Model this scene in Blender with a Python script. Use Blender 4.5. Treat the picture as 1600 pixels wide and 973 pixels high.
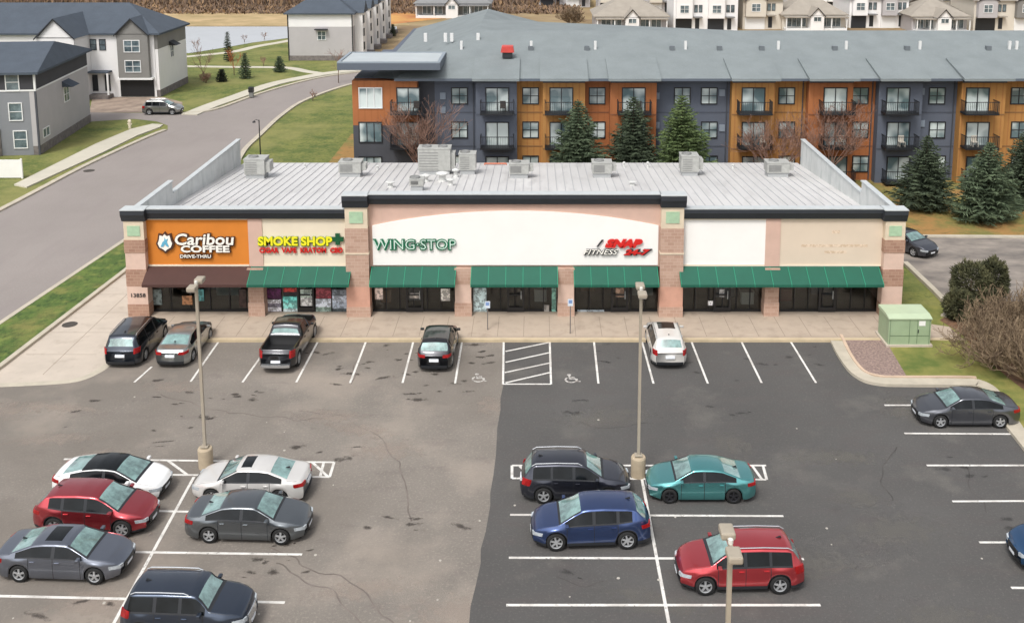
import bpy, math, random
from mathutils import Vector, Matrix, noise as mnoise
random.seed(7)
for o in list(bpy.data.objects): bpy.data.objects.remove(o)
scn = bpy.context.scene; COL = scn.collection
R = math.radians
# ---------------------------------------------------------------- camera
CAM_H = 24.6; PIT = R(9.26); FPX = 1630.0; PX0 = 839.0; PY0 = 116.0
cam = bpy.data.cameras.new("camera"); co = bpy.data.objects.new("camera", cam); COL.objects.link(co)
co.location = (0, 0, CAM_H); co.rotation_euler = (math.pi/2 - PIT, 0, 0)
cam.sensor_width = 36; cam.lens = FPX/1600*36; cam.shift_x = -(PX0-800)/1600; cam.shift_y = -(486.5-PY0)/1600
cam.clip_start = .5; cam.clip_end = 3000; scn.camera = co
# ---------------------------------------------------------------- light
SUN_EL, SUN_AZ = R(56), R(205)          # azimuth measured clockwise from +Y
w = bpy.data.worlds.new("World"); scn.world = w; w.use_nodes = True
nt = w.node_tree; bg = nt.nodes['Background']
sky = nt.nodes.new('ShaderNodeTexSky'); sky.sky_type = 'NISHITA'; sky.sun_disc = False
sky.sun_elevation = SUN_EL; sky.sun_rotation = SUN_AZ; sky.dust_density = 4; sky.air_density = 1.0
hs = nt.nodes.new('ShaderNodeHueSaturation'); hs.inputs['Saturation'].default_value = .24
nt.links.new(sky.outputs[0], hs.inputs['Color']); nt.links.new(hs.outputs[0], bg.inputs[0]); bg.inputs[1].default_value = .15
sl = bpy.data.lights.new("sun", 'SUN'); sl.energy = 1.4; sl.angle = R(14); sl.color = (1, .985, .955)
so = bpy.data.objects.new("sun", sl); COL.objects.link(so)
sd = Vector((math.sin(SUN_AZ)*math.cos(SUN_EL), math.cos(SUN_AZ)*math.cos(SUN_EL), math.sin(SUN_EL)))
so.rotation_euler = sd.to_track_quat('Z', 'Y').to_euler(); so.location = sd*200
vs = scn.view_settings; vs.view_transform = 'Standard'; vs.look = 'None'; vs.gamma = 1; vs.use_curve_mapping = False; vs.exposure = .38
scn.render.engine = 'CYCLES'; scn.cycles.transparent_max_bounces = 24

# ---------------------------------------------------------------- helpers
def ray(px, py):
    dx = (px-PX0)/FPX; dy = (py-PY0)/FPX
    return Vector((dx, math.cos(PIT)-dy*math.sin(PIT), -math.sin(PIT)-dy*math.cos(PIT)))
def G(px, py, z=0.0):                     # a photo point read as a survey point on the level z
    d = ray(px, py); t = (CAM_H-z)/-d.z
    return (d.x*t, d.y*t)
def V(px, py, Y):                         # a photo point read on the upright plane y = Y -> (x, z)
    d = ray(px, py); t = Y/d.y
    return (d.x*t, CAM_H+d.z*t)
def lin(c): c /= 255; return c/12.92 if c <= .04045 else ((c+.055)/1.055)**2.4
def rgb(r, g, b, k=1.0): return (lin(r)*k, lin(g)*k, lin(b)*k, 1)
MATS = {}
def mat(name, col, rough=.7, metal=0, var=0.0, scale=1.0, col2=None, bump=0, coat=0, spec=.5, stretch=None, detail=5, bscale=None, lo=.35, hi=.65):
    if name in MATS: return MATS[name]
    m = bpy.data.materials.new(name); m.use_nodes = True; n = m.node_tree.nodes; l = m.node_tree.links
    b = n['Principled BSDF']; b.inputs['Roughness'].default_value = rough; b.inputs['Metallic'].default_value = metal
    b.inputs['Coat Weight'].default_value = coat; b.inputs['Coat Roughness'].default_value = .04; b.inputs['Specular IOR Level'].default_value = spec
    b.inputs['Base Color'].default_value = col
    tc = n.new('ShaderNodeTexCoord'); mp = n.new('ShaderNodeMapping'); l.new(tc.outputs['Object'], mp.inputs[0])
    if stretch: mp.inputs['Scale'].default_value = stretch
    if var or col2:
        ns = n.new('ShaderNodeTexNoise'); ns.inputs['Scale'].default_value = scale; ns.inputs['Detail'].default_value = detail; ns.inputs['Roughness'].default_value = .62
        l.new(mp.outputs[0], ns.inputs['Vector'])
        rp = n.new('ShaderNodeValToRGB'); rp.color_ramp.elements[0].position = lo; rp.color_ramp.elements[1].position = hi
        c2 = col2 or tuple(x*(1+var) for x in col[:3])+(1,); c1 = col if col2 else tuple(x*(1-var) for x in col[:3])+(1,)
        rp.color_ramp.elements[0].color = c1; rp.color_ramp.elements[1].color = c2
        l.new(ns.outputs[0], rp.inputs[0]); l.new(rp.outputs[0], b.inputs['Base Color'])
    if bump:
        nb = n.new('ShaderNodeTexNoise'); nb.inputs['Scale'].default_value = bscale or scale*6; nb.inputs['Detail'].default_value = 4
        l.new(tc.outputs['Object'], nb.inputs['Vector']); bp = n.new('ShaderNodeBump'); bp.inputs['Strength'].default_value = bump; bp.inputs['Distance'].default_value = .05
        l.new(nb.outputs[0], bp.inputs['Height']); l.new(bp.outputs[0], b.inputs['Normal'])
    MATS[name] = m; return m
def overlay(m, kind, scale, col, lo, hi, fac=1.0, stretch=None, distort=0):
    """mix another procedural pattern over the material's base colour"""
    n = m.node_tree.nodes; l = m.node_tree.links; b = n['Principled BSDF']; inp = b.inputs['Base Color']
    mx = n.new('ShaderNodeMixRGB'); mx.inputs[2].default_value = col
    if inp.links: l.new(inp.links[0].from_socket, mx.inputs[1])
    else: mx.inputs[1].default_value = inp.default_value
    tc = n.new('ShaderNodeTexCoord'); mp = n.new('ShaderNodeMapping'); l.new(tc.outputs['Object'], mp.inputs[0])
    if stretch: mp.inputs['Scale'].default_value = stretch
    vec = mp.outputs[0]
    if distort:
        nz = n.new('ShaderNodeTexNoise'); nz.inputs['Scale'].default_value = scale*1.7; nz.inputs['Detail'].default_value = 6; l.new(vec, nz.inputs['Vector'])
        va = n.new('ShaderNodeVectorMath'); va.operation = 'MULTIPLY_ADD'; l.new(nz.outputs['Color'], va.inputs[0]); va.inputs[1].default_value = (distort,)*3; l.new(vec, va.inputs[2]); vec = va.outputs[0]
    if kind == 'noise':
        t = n.new('ShaderNodeTexNoise'); t.inputs['Detail'].default_value = 6; t.inputs['Roughness'].default_value = .6; out = 0
    elif kind == 'crack':
        t = n.new('ShaderNodeTexVoronoi'); t.feature = 'DISTANCE_TO_EDGE'; out = 0
    elif kind == 'wave':
        t = n.new('ShaderNodeTexWave'); out = 1
    t.inputs['Scale'].default_value = scale; l.new(vec, t.inputs['Vector'])
    rp = n.new('ShaderNodeMapRange'); rp.inputs['From Min'].default_value = lo; rp.inputs['From Max'].default_value = hi
    rp.inputs['To Min'].default_value = 0; rp.inputs['To Max'].default_value = fac; rp.clamp = True
    l.new(t.outputs[out], rp.inputs['Value']); l.new(rp.outputs[0], mx.inputs[0]); l.new(mx.outputs[0], inp)
    return mx
def bricks(m, c1, c2, mortar, sw=.4, sh=.2, ms=.02, plane='xz'):
    n = m.node_tree.nodes; l = m.node_tree.links; b = n['Principled BSDF']
    tc = n.new('ShaderNodeTexCoord'); sp = n.new('ShaderNodeSeparateXYZ'); cb = n.new('ShaderNodeCombineXYZ'); l.new(tc.outputs['Object'], sp.inputs[0])
    if plane == 'xz':
        ad = n.new('ShaderNodeMath'); l.new(sp.outputs[0], ad.inputs[0]); l.new(sp.outputs[1], ad.inputs[1]); l.new(ad.outputs[0], cb.inputs[0]); l.new(sp.outputs[2], cb.inputs[1])
    else: l.new(sp.outputs[0], cb.inputs[0]); l.new(sp.outputs[1], cb.inputs[1])
    t = n.new('ShaderNodeTexBrick'); l.new(cb.outputs[0], t.inputs['Vector']); t.inputs['Scale'].default_value = 1
    t.inputs['Color1'].default_value = c1; t.inputs['Color2'].default_value = c2; t.inputs['Mortar'].default_value = mortar
    t.inputs['Mortar Size'].default_value = ms; t.inputs['Brick Width'].default_value = sw; t.inputs['Row Height'].default_value = sh
    l.new(t.outputs[0], b.inputs['Base Color']); return m

class MB:
    def __init__(s): s.v = []; s.f = []; s.m = []
    def face(s, pts, mi=0):
        k = len(s.v); s.v += [tuple(p) for p in pts]; s.f.append(tuple(range(k, k+len(pts)))); s.m.append(mi)
    def box(s, x0, x1, y0, y1, z0, z1, mi=0, M=None):
        k = len(s.v)
        p = [(x0,y0,z0),(x1,y0,z0),(x1,y1,z0),(x0,y1,z0),(x0,y0,z1),(x1,y0,z1),(x1,y1,z1),(x0,y1,z1)]
        if M: p = [tuple(M @ Vector(q)) for q in p]
        s.v += p
        for f in ((0,3,2,1),(4,5,6,7),(0,1,5,4),(1,2,6,5),(2,3,7,6),(3,0,4,7)): s.f.append(tuple(i+k for i in f)); s.m.append(mi)
        return s
    def prism(s, poly, z0, z1, mi=0, ax='z'):      # poly ccw; ax = extrusion axis
        def P(a, b, c): return (a, b, c) if ax == 'z' else ((a, c, b) if ax == 'y' else (c, a, b))
        k = len(s.v); n = len(poly)
        s.v += [P(a, b, z0) for a, b in poly]+[P(a, b, z1) for a, b in poly]
        s.f.append(tuple(range(k+n-1, k-1, -1))); s.m.append(mi); s.f.append(tuple(range(k+n, k+2*n))); s.m.append(mi)
        for i in range(n):
            j = (i+1) % n; s.f.append((k+i, k+j, k+n+j, k+n+i)); s.m.append(mi)
        return s
    def tube(s, pts, radii, n=6, mi=0, cap=True):
        rings = []; up = Vector((0, 0, 1))
        for i, p in enumerate(pts):
            p = Vector(p); a = Vector(pts[max(0, i-1)]); b = Vector(pts[min(len(pts)-1, i+1)]); d = (b-a)
            d = d.normalized() if d.length > 1e-9 else up
            u = d.cross(up); u = u.normalized() if u.length > 1e-3 else Vector((1, 0, 0)); v = u.cross(d)
            r = radii[i] if isinstance(radii, (list, tuple)) else radii
            k = len(s.v); s.v += [tuple(p+(u*math.cos(t)+v*math.sin(t))*r) for t in [2*math.pi*q/n for q in range(n)]]; rings.append(k)
        for a, b in zip(rings, rings[1:]):
            for q in range(n): s.f.append((a+q, a+(q+1) % n, b+(q+1) % n, b+q)); s.m.append(mi)
        if cap:
            s.f.append(tuple(rings[0]+q for q in range(n-1, -1, -1))); s.m.append(mi); s.f.append(tuple(rings[-1]+q for q in range(n))); s.m.append(mi)
        return s
    def lathe(s, prof, n=24, mi=0, axis='z', c=(0,0,0)):
        k = len(s.v)
        for r, h in prof:
            for q in range(n):
                t = 2*math.pi*q/n; a, b = r*math.cos(t), r*math.sin(t)
                s.v.append((c[0]+a, c[1]+b, c[2]+h) if axis == 'z' else (c[0]+a, c[1]+h, c[2]+b))
        for i in range(len(prof)-1):
            for q in range(n):
                s.f.append((k+i*n+q, k+i*n+(q+1) % n, k+(i+1)*n+(q+1) % n, k+(i+1)*n+q)); s.m.append(mi)
        return s
    def build(s, name, mats, parent=None, smooth=False, loc=None):
        me = bpy.data.meshes.new(name); me.from_pydata(s.v, [], s.f)
        if not isinstance(mats, (list, tuple)): mats = [mats]
        for m in mats: me.materials.append(m)
        if len(mats) > 1: me.polygons.foreach_set('material_index', s.m)
        if smooth: me.polygons.foreach_set('use_smooth', [True]*len(me.polygons))
        me.update()
        o = bpy.data.objects.new(name, me); COL.objects.link(o)
        if parent: o.parent = parent
        if loc: o.location = loc
        return o
def tag(o, label=None, cat=None, group=None, kind=None):
    if label: o['label'] = label
    if cat: o['category'] = cat
    if group: o['group'] = group
    if kind: o['kind'] = kind
    return o
def empty(name, loc, rz, label, cat, group=None):
    o = bpy.data.objects.new(name, None); COL.objects.link(o); o.location = loc; o.rotation_euler = (0, 0, rz); o.empty_display_size = .3
    return tag(o, label, cat, group)
def struct(mb, name, m, smooth=False): return tag(mb.build(name, m, smooth=smooth), kind='structure')
def copy_tree(o, parent=None):
    c = o.copy(); COL.objects.link(c); c.parent = parent
    for ch in o.children: copy_tree(ch, c)
    return c
def text(body, size, ext, m, name, parent, x, z, y, width=None, shear=0, off=0, sx=1):
    cu = bpy.data.curves.new('t', 'FONT'); cu.body = body; cu.size = size; cu.extrude = ext; cu.shear = shear; cu.offset = off; cu.align_x = 'LEFT'; cu.resolution_u = 3
    t = bpy.data.objects.new('t', cu); COL.objects.link(t); dg = bpy.context.evaluated_depsgraph_get(); dg.update()
    me = bpy.data.meshes.new_from_object(t.evaluated_get(dg)); bpy.data.objects.remove(t)
    xs = [v.co.x for v in me.vertices]; x0, x1 = min(xs), max(xs); k = (width/(x1-x0)) if width else 1
    for v in me.vertices: a = v.co.copy(); v.co = (x+(a.x-x0)*k, y-a.z, z+a.y)
    me.name = name; me.materials.clear(); me.materials.append(m)
    o = bpy.data.objects.new(name, me); COL.objects.link(o); o.parent = parent; return o

# ---------------------------------------------------------------- materials
asph_old = mat('asphalt_worn', rgb(126,119,111), .9, var=.11, scale=.22, bump=.25, bscale=30, detail=8)
overlay(asph_old, 'noise', .55, rgb(112,103,98), .56, .66, .5, stretch=(1,2.2,1))
overlay(asph_old, 'noise', 1.7, rgb(88,80,76), .66, .74, .5, stretch=(.6,1.6,1))
overlay(asph_old, 'noise', 9, rgb(164,154,143), .52, .75, .6)
overlay(asph_old, 'noise', 22, rgb(88,82,76), .54, .72, .6)
overlay(asph_old, 'noise', .07, rgb(112,105,97), .48, .6, .7)
overlay(asph_old, 'noise', .11, rgb(154,142,130), .5, .64, .6)
overlay(asph_old, 'noise', 1.1, rgb(84,76,71), .68, .78, .55, stretch=(.5,1.8,1))
asph_new = mat('asphalt_dark', rgb(82,80,78), .88, var=.10, scale=.16, bump=.2, bscale=30, detail=8)
overlay(asph_new, 'noise', .5, rgb(84,79,77), .5, .66, .6, stretch=(1,2.5,1))
overlay(asph_new, 'noise', .3, rgb(110,106,100), .55, .7, .5)
overlay(asph_new, 'noise', 10, rgb(120,116,110), .54, .78, .5)
overlay(asph_new, 'noise', 24, rgb(58,56,55), .54, .72, .5)
asph_back = mat('asphalt_back', rgb(106,100,95), .88, col2=rgb(152,142,132), scale=.35, bump=.2, stretch=(1,1.8,1))
street_m = mat('street_asphalt', rgb(140,132,127), .9, var=.05, scale=.12, detail=8)
overlay(street_m, 'noise', 8, rgb(164,154,151), .5, .8, .45)
overlay(street_m, 'noise', .4, rgb(134,125,122), .5, .68, .5, stretch=(1.5,.4,1))
conc = mat('concrete', rgb(188,176,162), .85, var=.07, scale=.5, bump=.1, detail=8)
overlay(conc, 'noise', 1.2, rgb(160,147,132), .55, .72, .55)
walk_m = mat('sidewalk_concrete', rgb(176,160,143), .85, var=.06, scale=.7)
overlay(walk_m, 'noise', 1.5, rgb(148,132,116), .52, .72, .6)
kerb_m = mat('kerb_concrete', rgb(182,173,156), .85, var=.09, scale=1.2)
paint_m = mat('road_paint', rgb(218,215,209), .8, var=.08, scale=3)
overlay(paint_m, 'noise', 6, rgb(130,125,120), .56, .68, .85)
overlay(paint_m, 'noise', .8, rgb(176,170,163), .5, .62, .6)
grass_m = mat('grass', rgb(78,94,40), .95, col2=rgb(122,124,62), scale=.5, detail=9, bump=.6, bscale=8)
overlay(grass_m, 'noise', 3.0, rgb(54,74,30), .5, .66, .75)
overlay(grass_m, 'noise', 1.1, rgb(132,128,74), .54, .7, .6)
overlay(grass_m, 'noise', .12, rgb(134,130,76), .46, .6, .65)
overlay(grass_m, 'noise', 9, rgb(150,146,96), .6, .75, .5)
lawn_m = mat('lawn_green', rgb(60,86,34), .95, col2=rgb(96,114,50), scale=.9, detail=9, bump=.6, bscale=9)
overlay(lawn_m, 'noise', 4, rgb(42,62,24), .48, .66, .8, stretch=(1,.5,1))
overlay(lawn_m, 'noise', 1.3, rgb(120,128,62), .55, .7, .6)
overlay(lawn_m, 'noise', .35, rgb(134,126,70), .52, .68, .65)
overlay(lawn_m, 'noise', 11, rgb(140,146,84), .6, .75, .5)
dry_m = mat('leaf_litter_grass', rgb(152,116,66), .95, col2=rgb(118,114,60), scale=.35, detail=9, bump=.6, bscale=8, lo=.42, hi=.58)
overlay(dry_m, 'noise', 3.5, rgb(186,132,82), .55, .75, .5)
overlay(dry_m, 'noise', 1.5, rgb(92,88,48), .52, .7, .6)
dirt_m = mat('meadow_ground', rgb(120,98,74), .95, col2=rgb(160,140,104), scale=.08, detail=9)
overlay(dirt_m, 'noise', .03, rgb(140,120,76), .5, .6, .6)
bank_m = mat('sandy_bank', rgb(186,160,120), .95, col2=rgb(146,128,88), scale=.15, detail=8)
water_m = mat('pond_water', rgb(178,180,184), .12, spec=.8, var=.04, scale=.2)
gravel_m = mat('stone_mulch', rgb(160,138,128), .95, col2=rgb(116,98,92), scale=9, detail=3, bump=.9, bscale=14)
white_m = mat('white_paint', rgb(232,230,226), .6, var=.03, scale=1)
black_m = mat('black_metal', rgb(30,31,33), .45)
dark_m = mat('dark_trim', rgb(38,40,44), .5)
rub_m = mat('rubber', rgb(24,24,25), .8)
glassd = mat('window_glass', rgb(60,72,78), .08, spec=.8, col2=rgb(120,135,140), scale=.9)
def clear_glass():
    m = bpy.data.materials.new('shop_glass'); m.use_nodes = True; n = m.node_tree.nodes; l = m.node_tree.links; n.remove(n['Principled BSDF'])
    tr = n.new('ShaderNodeBsdfTransparent'); tr.inputs[0].default_value = (.8, .84, .84, 1); gl = n.new('ShaderNodeBsdfGlossy'); gl.inputs['Roughness'].default_value = .03
    fr = n.new('ShaderNodeFresnel'); fr.inputs[0].default_value = 1.5; mx = n.new('ShaderNodeMixShader')
    l.new(fr.outputs[0], mx.inputs[0]); l.new(tr.outputs[0], mx.inputs[1]); l.new(gl.outputs[0], mx.inputs[2]); l.new(mx.outputs[0], n['Material Output'].inputs[0]); return m
shopglass = clear_glass()

# ---------------------------------------------------------------- ground
def sheet(name, pts, z, m, px=True):
    P = [G(*p) for p in pts] if px else pts
    mb = MB(); mb.face([(x, y, z) for x, y in P]); return struct(mb, name, m)
def slab(name, pts, z0, z1, m, px=True):
    P = [G(*p) for p in pts] if px else list(pts)
    a = sum(P[i][0]*P[(i+1) % len(P)][1]-P[(i+1) % len(P)][0]*P[i][1] for i in range(len(P)))
    if a < 0: P = P[::-1]
    mb = MB(); mb.prism(P, z0, z1); return struct(mb, name, m)
def spline(P, n=6):
    out = []
    for i in range(len(P)-1):
        p0 = Vector(P[max(0, i-1)]); p1 = Vector(P[i]); p2 = Vector(P[i+1]); p3 = Vector(P[min(len(P)-1, i+2)])
        for k in range(n):
            t = k/n; out.append(.5*((2*p1)+(p2-p0)*t+(2*p0-5*p1+4*p2-p3)*t*t+(-p0+3*p1-3*p2+p3)*t**3))
    out.append(Vector(P[-1])); return out
def ribbon(name, pts, wdt, z0, z1, m, side=0, px=True, smooth=True, mb=None):
    P = [Vector(G(*p)) for p in pts] if px else [Vector(p) for p in pts]
    if smooth and len(P) > 2: P = spline(P)
    L = []; Rr = []
    for i, p in enumerate(P):
        d = (P[min(len(P)-1, i+1)]-P[max(0, i-1)]).normalized(); nn = Vector((-d.y, d.x))
        L.append(p+nn*wdt*(.5+side/2)); Rr.append(p-nn*wdt*(.5-side/2))
    own = mb is None; mb = mb or MB()
    k = len(mb.v); n = len(P)
    for i in range(n): mb.v += [(L[i].x, L[i].y, z0), (Rr[i].x, Rr[i].y, z0), (Rr[i].x, Rr[i].y, z1), (L[i].x, L[i].y, z1)]
    for i in range(n-1):
        a = k+4*i; b = a+4
        for f in ((a+3, a+2, b+2, b+3), (a+2, a+1, b+1, b+2), (a, a+3, b+3, b)): mb.f.append(f); mb.m.append(0)
    mb.f.append((k, k+1, k+2, k+3)); mb.m.append(0); e = k+4*(n-1); mb.f.append((e+3, e+2, e+1, e)); mb.m.append(0)
    return struct(mb, name, m) if own else mb

mb = MB(); mb.face([(-900,-60,-.03),(900,-60,-.03),(900,1500,-.03),(-900,1500,-.03)]); struct(mb, 'ground', dirt_m)
YF = 59.6; YK = G(800, 533)[1]; XL = (194-839)/26.35; XR = (1414-839)/26.35; YB = 84.0
# grass areas
sheet('grass_verge', [(-700,900),(-700,300),(-300,180),(0,110),(300,60),(560,60),(560,300),(195,500)], -.012, grass_m)
sheet('lawn', [G(1380,540),G(1380,470),(XR,58),(XR,76),(60,100),(60,20),(40,20),G(1640,760)], -.010, grass_m, px=False)
sheet('rear_lawn', [(-14,YB),(45,YB),(75,88),(90,120),(-14,120)], -.006, dry_m, px=False)
# street and side street
street_r = [G(-420,790),G(0,505),G(195,375),G(300,300),G(375,245),G(405,212),G(440,180),G(480,155),G(555,130),G(640,118),G(760,106)]
street_l = [G(-560,560),G(-200,425),G(0,328),G(130,260),G(225,216),G(262,203),G(262,196),G(245,190),G(210,186),G(145,190),G(-100,205),G(-100,186),G(140,176),G(285,177),G(335,171),G(400,148),G(450,133),G(500,121),G(555,113),G(640,104),G(760,96)]
sheet('street', street_r+street_l[::-1], 0.0, street_m, px=False)
# left verge between the drive lane and the street
vg = [G(0,507),G(195,377),G(300,302),G(372,250)]; vg2 = [(-27.6,84),G(195,425),G(100,498),G(0,575),G(-38,603),G(-200,720)]
slab('verge_lawn', vg+vg2+[G(-420,792)], -.05, .13, lawn_m, px=False)
ribbon('kerb', [G(-420,790),G(0,505),G(195,375),G(300,300),G(375,245)], .32, -.05, .15, kerb_m, -1, px=False, smooth=False)
ribbon('kerb', [(-27.6,84),G(195,425),G(100,498),G(0,575),G(-90,640)], .3, -.05, .16, kerb_m, 0, px=False, smooth=False)
# lower-left concrete drive lane
sheet('concrete_drive', [G(-38,603),G(0,575),G(100,498),G(195,425),(-27.6,84),(-27.6,90),(XL+1,90),(XL+1,YK),G(215,533),G(172,566),G(150,581),G(118,594),G(60,599),G(-30,603)], .004, conc, px=False)
ribbon('gutter', [(230,528),(196,548),(172,567),(150,582),(118,594),(60,599),(-38,603)], .45, -.02, .012, kerb_m)
# car park
sheet('parking_lot', [G(-500,680),G(-60,602),G(60,599),G(118,594),G(150,581),G(172,566),G(215,533),(XL+1,YK),G(1305,533),G(1700,533),G(1700,1400),G(-500,1400)], .0025, asph_old, px=False)
sheet('resurfaced_asphalt', [(787,533),(786,570),(787,600),(782,622),(782,640),(777,668),(775,710),(771,742),(766,770),(766,790),(759,830),(751,858),(751,880),(742,920),(735,948),(733,975),(700,1150),(690,1400),(2300,1400),(1800,800),(1600,697),(1576,666),(1536,606),(1508,603),(1403,602),(1354,598),(1329,580),(1303,536),(1300,533)], .006, asph_new)
isl = [(1303,536),(1313,556),(1329,579),(1342,590),(1356,597),(1378,601),(1403,602),(1508,603),(1530,605),(1548,620),(1576,666),(1600,697),(1800,950)]
slab('island_lawn', [G(*p) for p in isl]+[(45,25),(45,60),G(1480,482),(XR+.1,62),(XR,YK),G(1303,533)], -.05, .12, mat('verge_grass', rgb(88,102,44), .95, col2=rgb(140,134,72), scale=.5, detail=9, bump=.6, bscale=8), px=False)
ribbon('kerb', isl, .75, -.05, .16, kerb_m, .5)
ribbon('kerb', [(1314,527),(1328,556),(1342,576),(1356,587),(1378,592),(1403,593),(1500,593),(1525,594)], .16, .1, .2, mat('edging_concrete', rgb(196,172,150), .85, var=.08, scale=2))
sheet('stone_bed', [G(1316,524,.13),G(1379,524,.13),G(1417,588,.13),G(1376,588,.13),G(1356,583,.13),G(1334,560,.13)], .132, gravel_m, px=False)
# front walk
slab('sidewalk', [(XL+.2,YK),(24.2,YK),(24.2,YF-1.6),(XR+1.4,YF-1.2),(XR+1.4,YF+.9),(XL+.2,YF+.9)], -.05, .15, walk_m, px=False)
jt = MB()
for i in range(32):
    x = XL+1.2+i*1.5
    jt.box(x, x+.02, YK+.33, YF-.05, .149, .1535)
jt.box(XL+.3, 24.1, YK+.30, YK+.33, .149, .1535)
struct(jt, 'sidewalk_joints', mat('joint_grey', rgb(120,108,96), .9))
ribbon('kerb', [(XL+.2,YK-.02),(24.3,YK-.02)], .28, -.05, .156, mat('kerb_face', rgb(190,172,142), .85, var=.1, scale=1.3), 0, px=False, smooth=False)
# rear drive on the right
BK0 = G(1414,372)[1]; BK1 = G(1700,381)[1]
slab('rear_drive', [(XR+.05,66),(XR+.05,BK0),(80,BK1),(80,55),G(1640,520),G(1500,500),G(1480,481),G(1462,462),G(1436,436),G(1414,415)], .10, .128, asph_back, px=False)
ribbon('kerb', [(1414,413),(1436,434),(1462,459),(1480,479),(1482,490),(1474,498)], .35, .0, .22, kerb_m)
ribbon('kerb', [(XR+.1,BK0+.1),(80,BK1+.1)], .4, .0, .24, kerb_m, px=False, smooth=False)
sheet('rear_grass', [(XR,BK0),(80,BK1),(100,110),(-20,110),(-20,84.5),(XR,84.5)], .135, dry_m, px=False)
# left side walks, pond, paths
slab('sidewalk', [(22,290),(42,294),(160,240),(215,213),(250,200),(255,196),(238,195),(205,203),(150,226)], -.05, .12, mat('pale_walk', rgb(190,184,168), .85, var=.04, scale=.6))
ribbon('kerb', [(-200,426),(0,329),(130,261),(225,217),(258,204)], .5, -.05, .13, kerb_m)
ribbon('sidewalk', [(296,180),(330,166),(370,152),(400,141),(432,131),(470,123),(510,116),(560,110),(640,100)], 2.0, -.05, .12, MATS['pale_walk'])
ribbon('kerb', [(285,178),(335,172),(400,149),(450,134),(500,122),(555,114),(640,105)], .5, -.05, .14, kerb_m)
ribbon('kerb', [(373,250),(385,232),(405,213),(440,181),(480,156),(555,131),(640,119)], .5, -.05, .14, kerb_m)
ribbon('path', [(250,104),(300,104),(365,105),(445,106),(480,112),(515,117)], 1.6, -.02, .01, MATS['pale_walk'])
ribbon('path', [(270,90),(300,88),(365,81),(400,73),(440,66),(470,60)], 1.8, -.02, .01, MATS['pale_walk'])
sheet('pond', [(230,42),(456,42),(620,42),(620,52),(500,54),(442,61),(395,67),(350,75),(300,83),(230,88)], .02, water_m)
sheet('sandy_bank', [(120,24),(300,20),(620,22),(640,40),(456,41),(230,41),(120,34)], .008, bank_m)
sheet('driveway', [(425/2.95,152),(255,152),(285,160),(285,176),(140,176)], .006, mat('brown_paving', rgb(128,112,100), .9, col2=rgb(164,146,130), scale=.6))
sheet('field', [(600,40),(770,20),(770,8),(620,8)], .01, mat('orange_field', rgb(196,150,84), .95, col2=rgb(170,110,66), scale=.12, detail=8))
# painted markings
pm = MB()
LZ = [0]
def line(a, b, wd=.11):
    LZ[0] = (LZ[0]+1) % 12; ribbon('', [G(*a), G(*b)], wd, .0, .0105+.0006*LZ[0], None, px=False, smooth=False, mb=pm)
for a, b in [((237,573),(210,597)),((342,533),(298,596)),((425,533),(379,597)),((497,533),(463,597)),((572,533),(547,598)),((646,533),(629,598)),((722,533),(711,599)),
             ((928,533),(935,599)),((1003,533),(1021,599)),((1080,533),(1106,599)),((1158,533),(1190,598)),((1235,533),(1275,598)),
             ((787,533),(786,600)),((859,533),(861,600)),((786,600),(861,600)),
             ((790,549),(858,535)),((790,566),(858,551)),((789,582),(859,567)),((790,598),(859,582))]: line(a, b)
struct(pm, 'stall_markings', paint_m); pm = MB()
for a, b in [((95,795),(480,803)),((-80,858),(472,866)),((-120,928),(445,941)),((-150,1008),(430,1021)),((303,745),(140,1042)),
             ((100,717),(522,722)),((100,739),(515,745)),((522,722),(515,745)),((262,719),(292,741)),((488,722),(513,745)),((506,722),(500,745)),((440,721),(470,744))]: line(a, b, .12)
struct(pm, 'stall_markings', paint_m); pm = MB()
for a, b in [((797,804),(1224,806)),((795,871),(1256,873)),((791,945),(1282,945)),((788,1028),(1320,1028)),((1003,748),(1062,1064)),
             ((800,727),(1197,727)),((800,747),(1197,749)),((800,727),(800,747)),((1192,727),(1198,749)),((812,728),(830,746)),((1175,727),(1190,748)),((1165,727),(1176,748)),((960,727),(985,748))]: line(a, b, .12)
struct(pm, 'stall_markings', paint_m); pm = MB()
for a, b in [((1382,633),(1536,633)),((1413,677),(1583,678)),((1448,727),(1640,727)),((1488,783),(1680,782)),((1530,847),(1730,847)),((1580,918),(1760,918))]: line(a, b, .12)
struct(pm, 'stall_markings', paint_m)
sym_m = mat('worn_paint', rgb(196,192,186), .8, col2=rgb(120,114,108), scale=4, lo=.45, hi=.62)
def access_symbol(px, py):
    cx, cy = G(px, py); mb = MB(); z = .0105; k = .92
    zi = [0]
    def arc(x, y, r, a0, a1, wd, n=14):
        ribbon('', [(cx+k*(x+r*math.cos(R(a0+(a1-a0)*i/n))), cy+k*(y+r*math.sin(R(a0+(a1-a0)*i/n)))) for i in range(n+1)], wd*k, 0, z, None, px=False, smooth=False, mb=mb)
    arc(-.02, -.1, .33, 130, 380, .1)
    def seg(*p):
        zi[0] += 1; ribbon('', [(cx+k*a, cy+k*b) for a, b in p], .11*k, 0, z+.001*zi[0], None, px=False, smooth=False, mb=mb)
    seg((-.12,.38),(-.08,0)); seg((-.1,.2),(.18,.2)); seg((-.1,.02),(.22,.02),(.36,-.32),(.5,-.3))
    mb.prism([(cx-k*.13+k*.12*math.cos(t*math.pi/5), cy+k*.52+k*.1*math.sin(t*math.pi/5)) for t in range(10)], 0, z)
    struct(mb, 'wheelchair_symbol', sym_m)
access_symbol(748, 591); access_symbol(893, 592)
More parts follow.
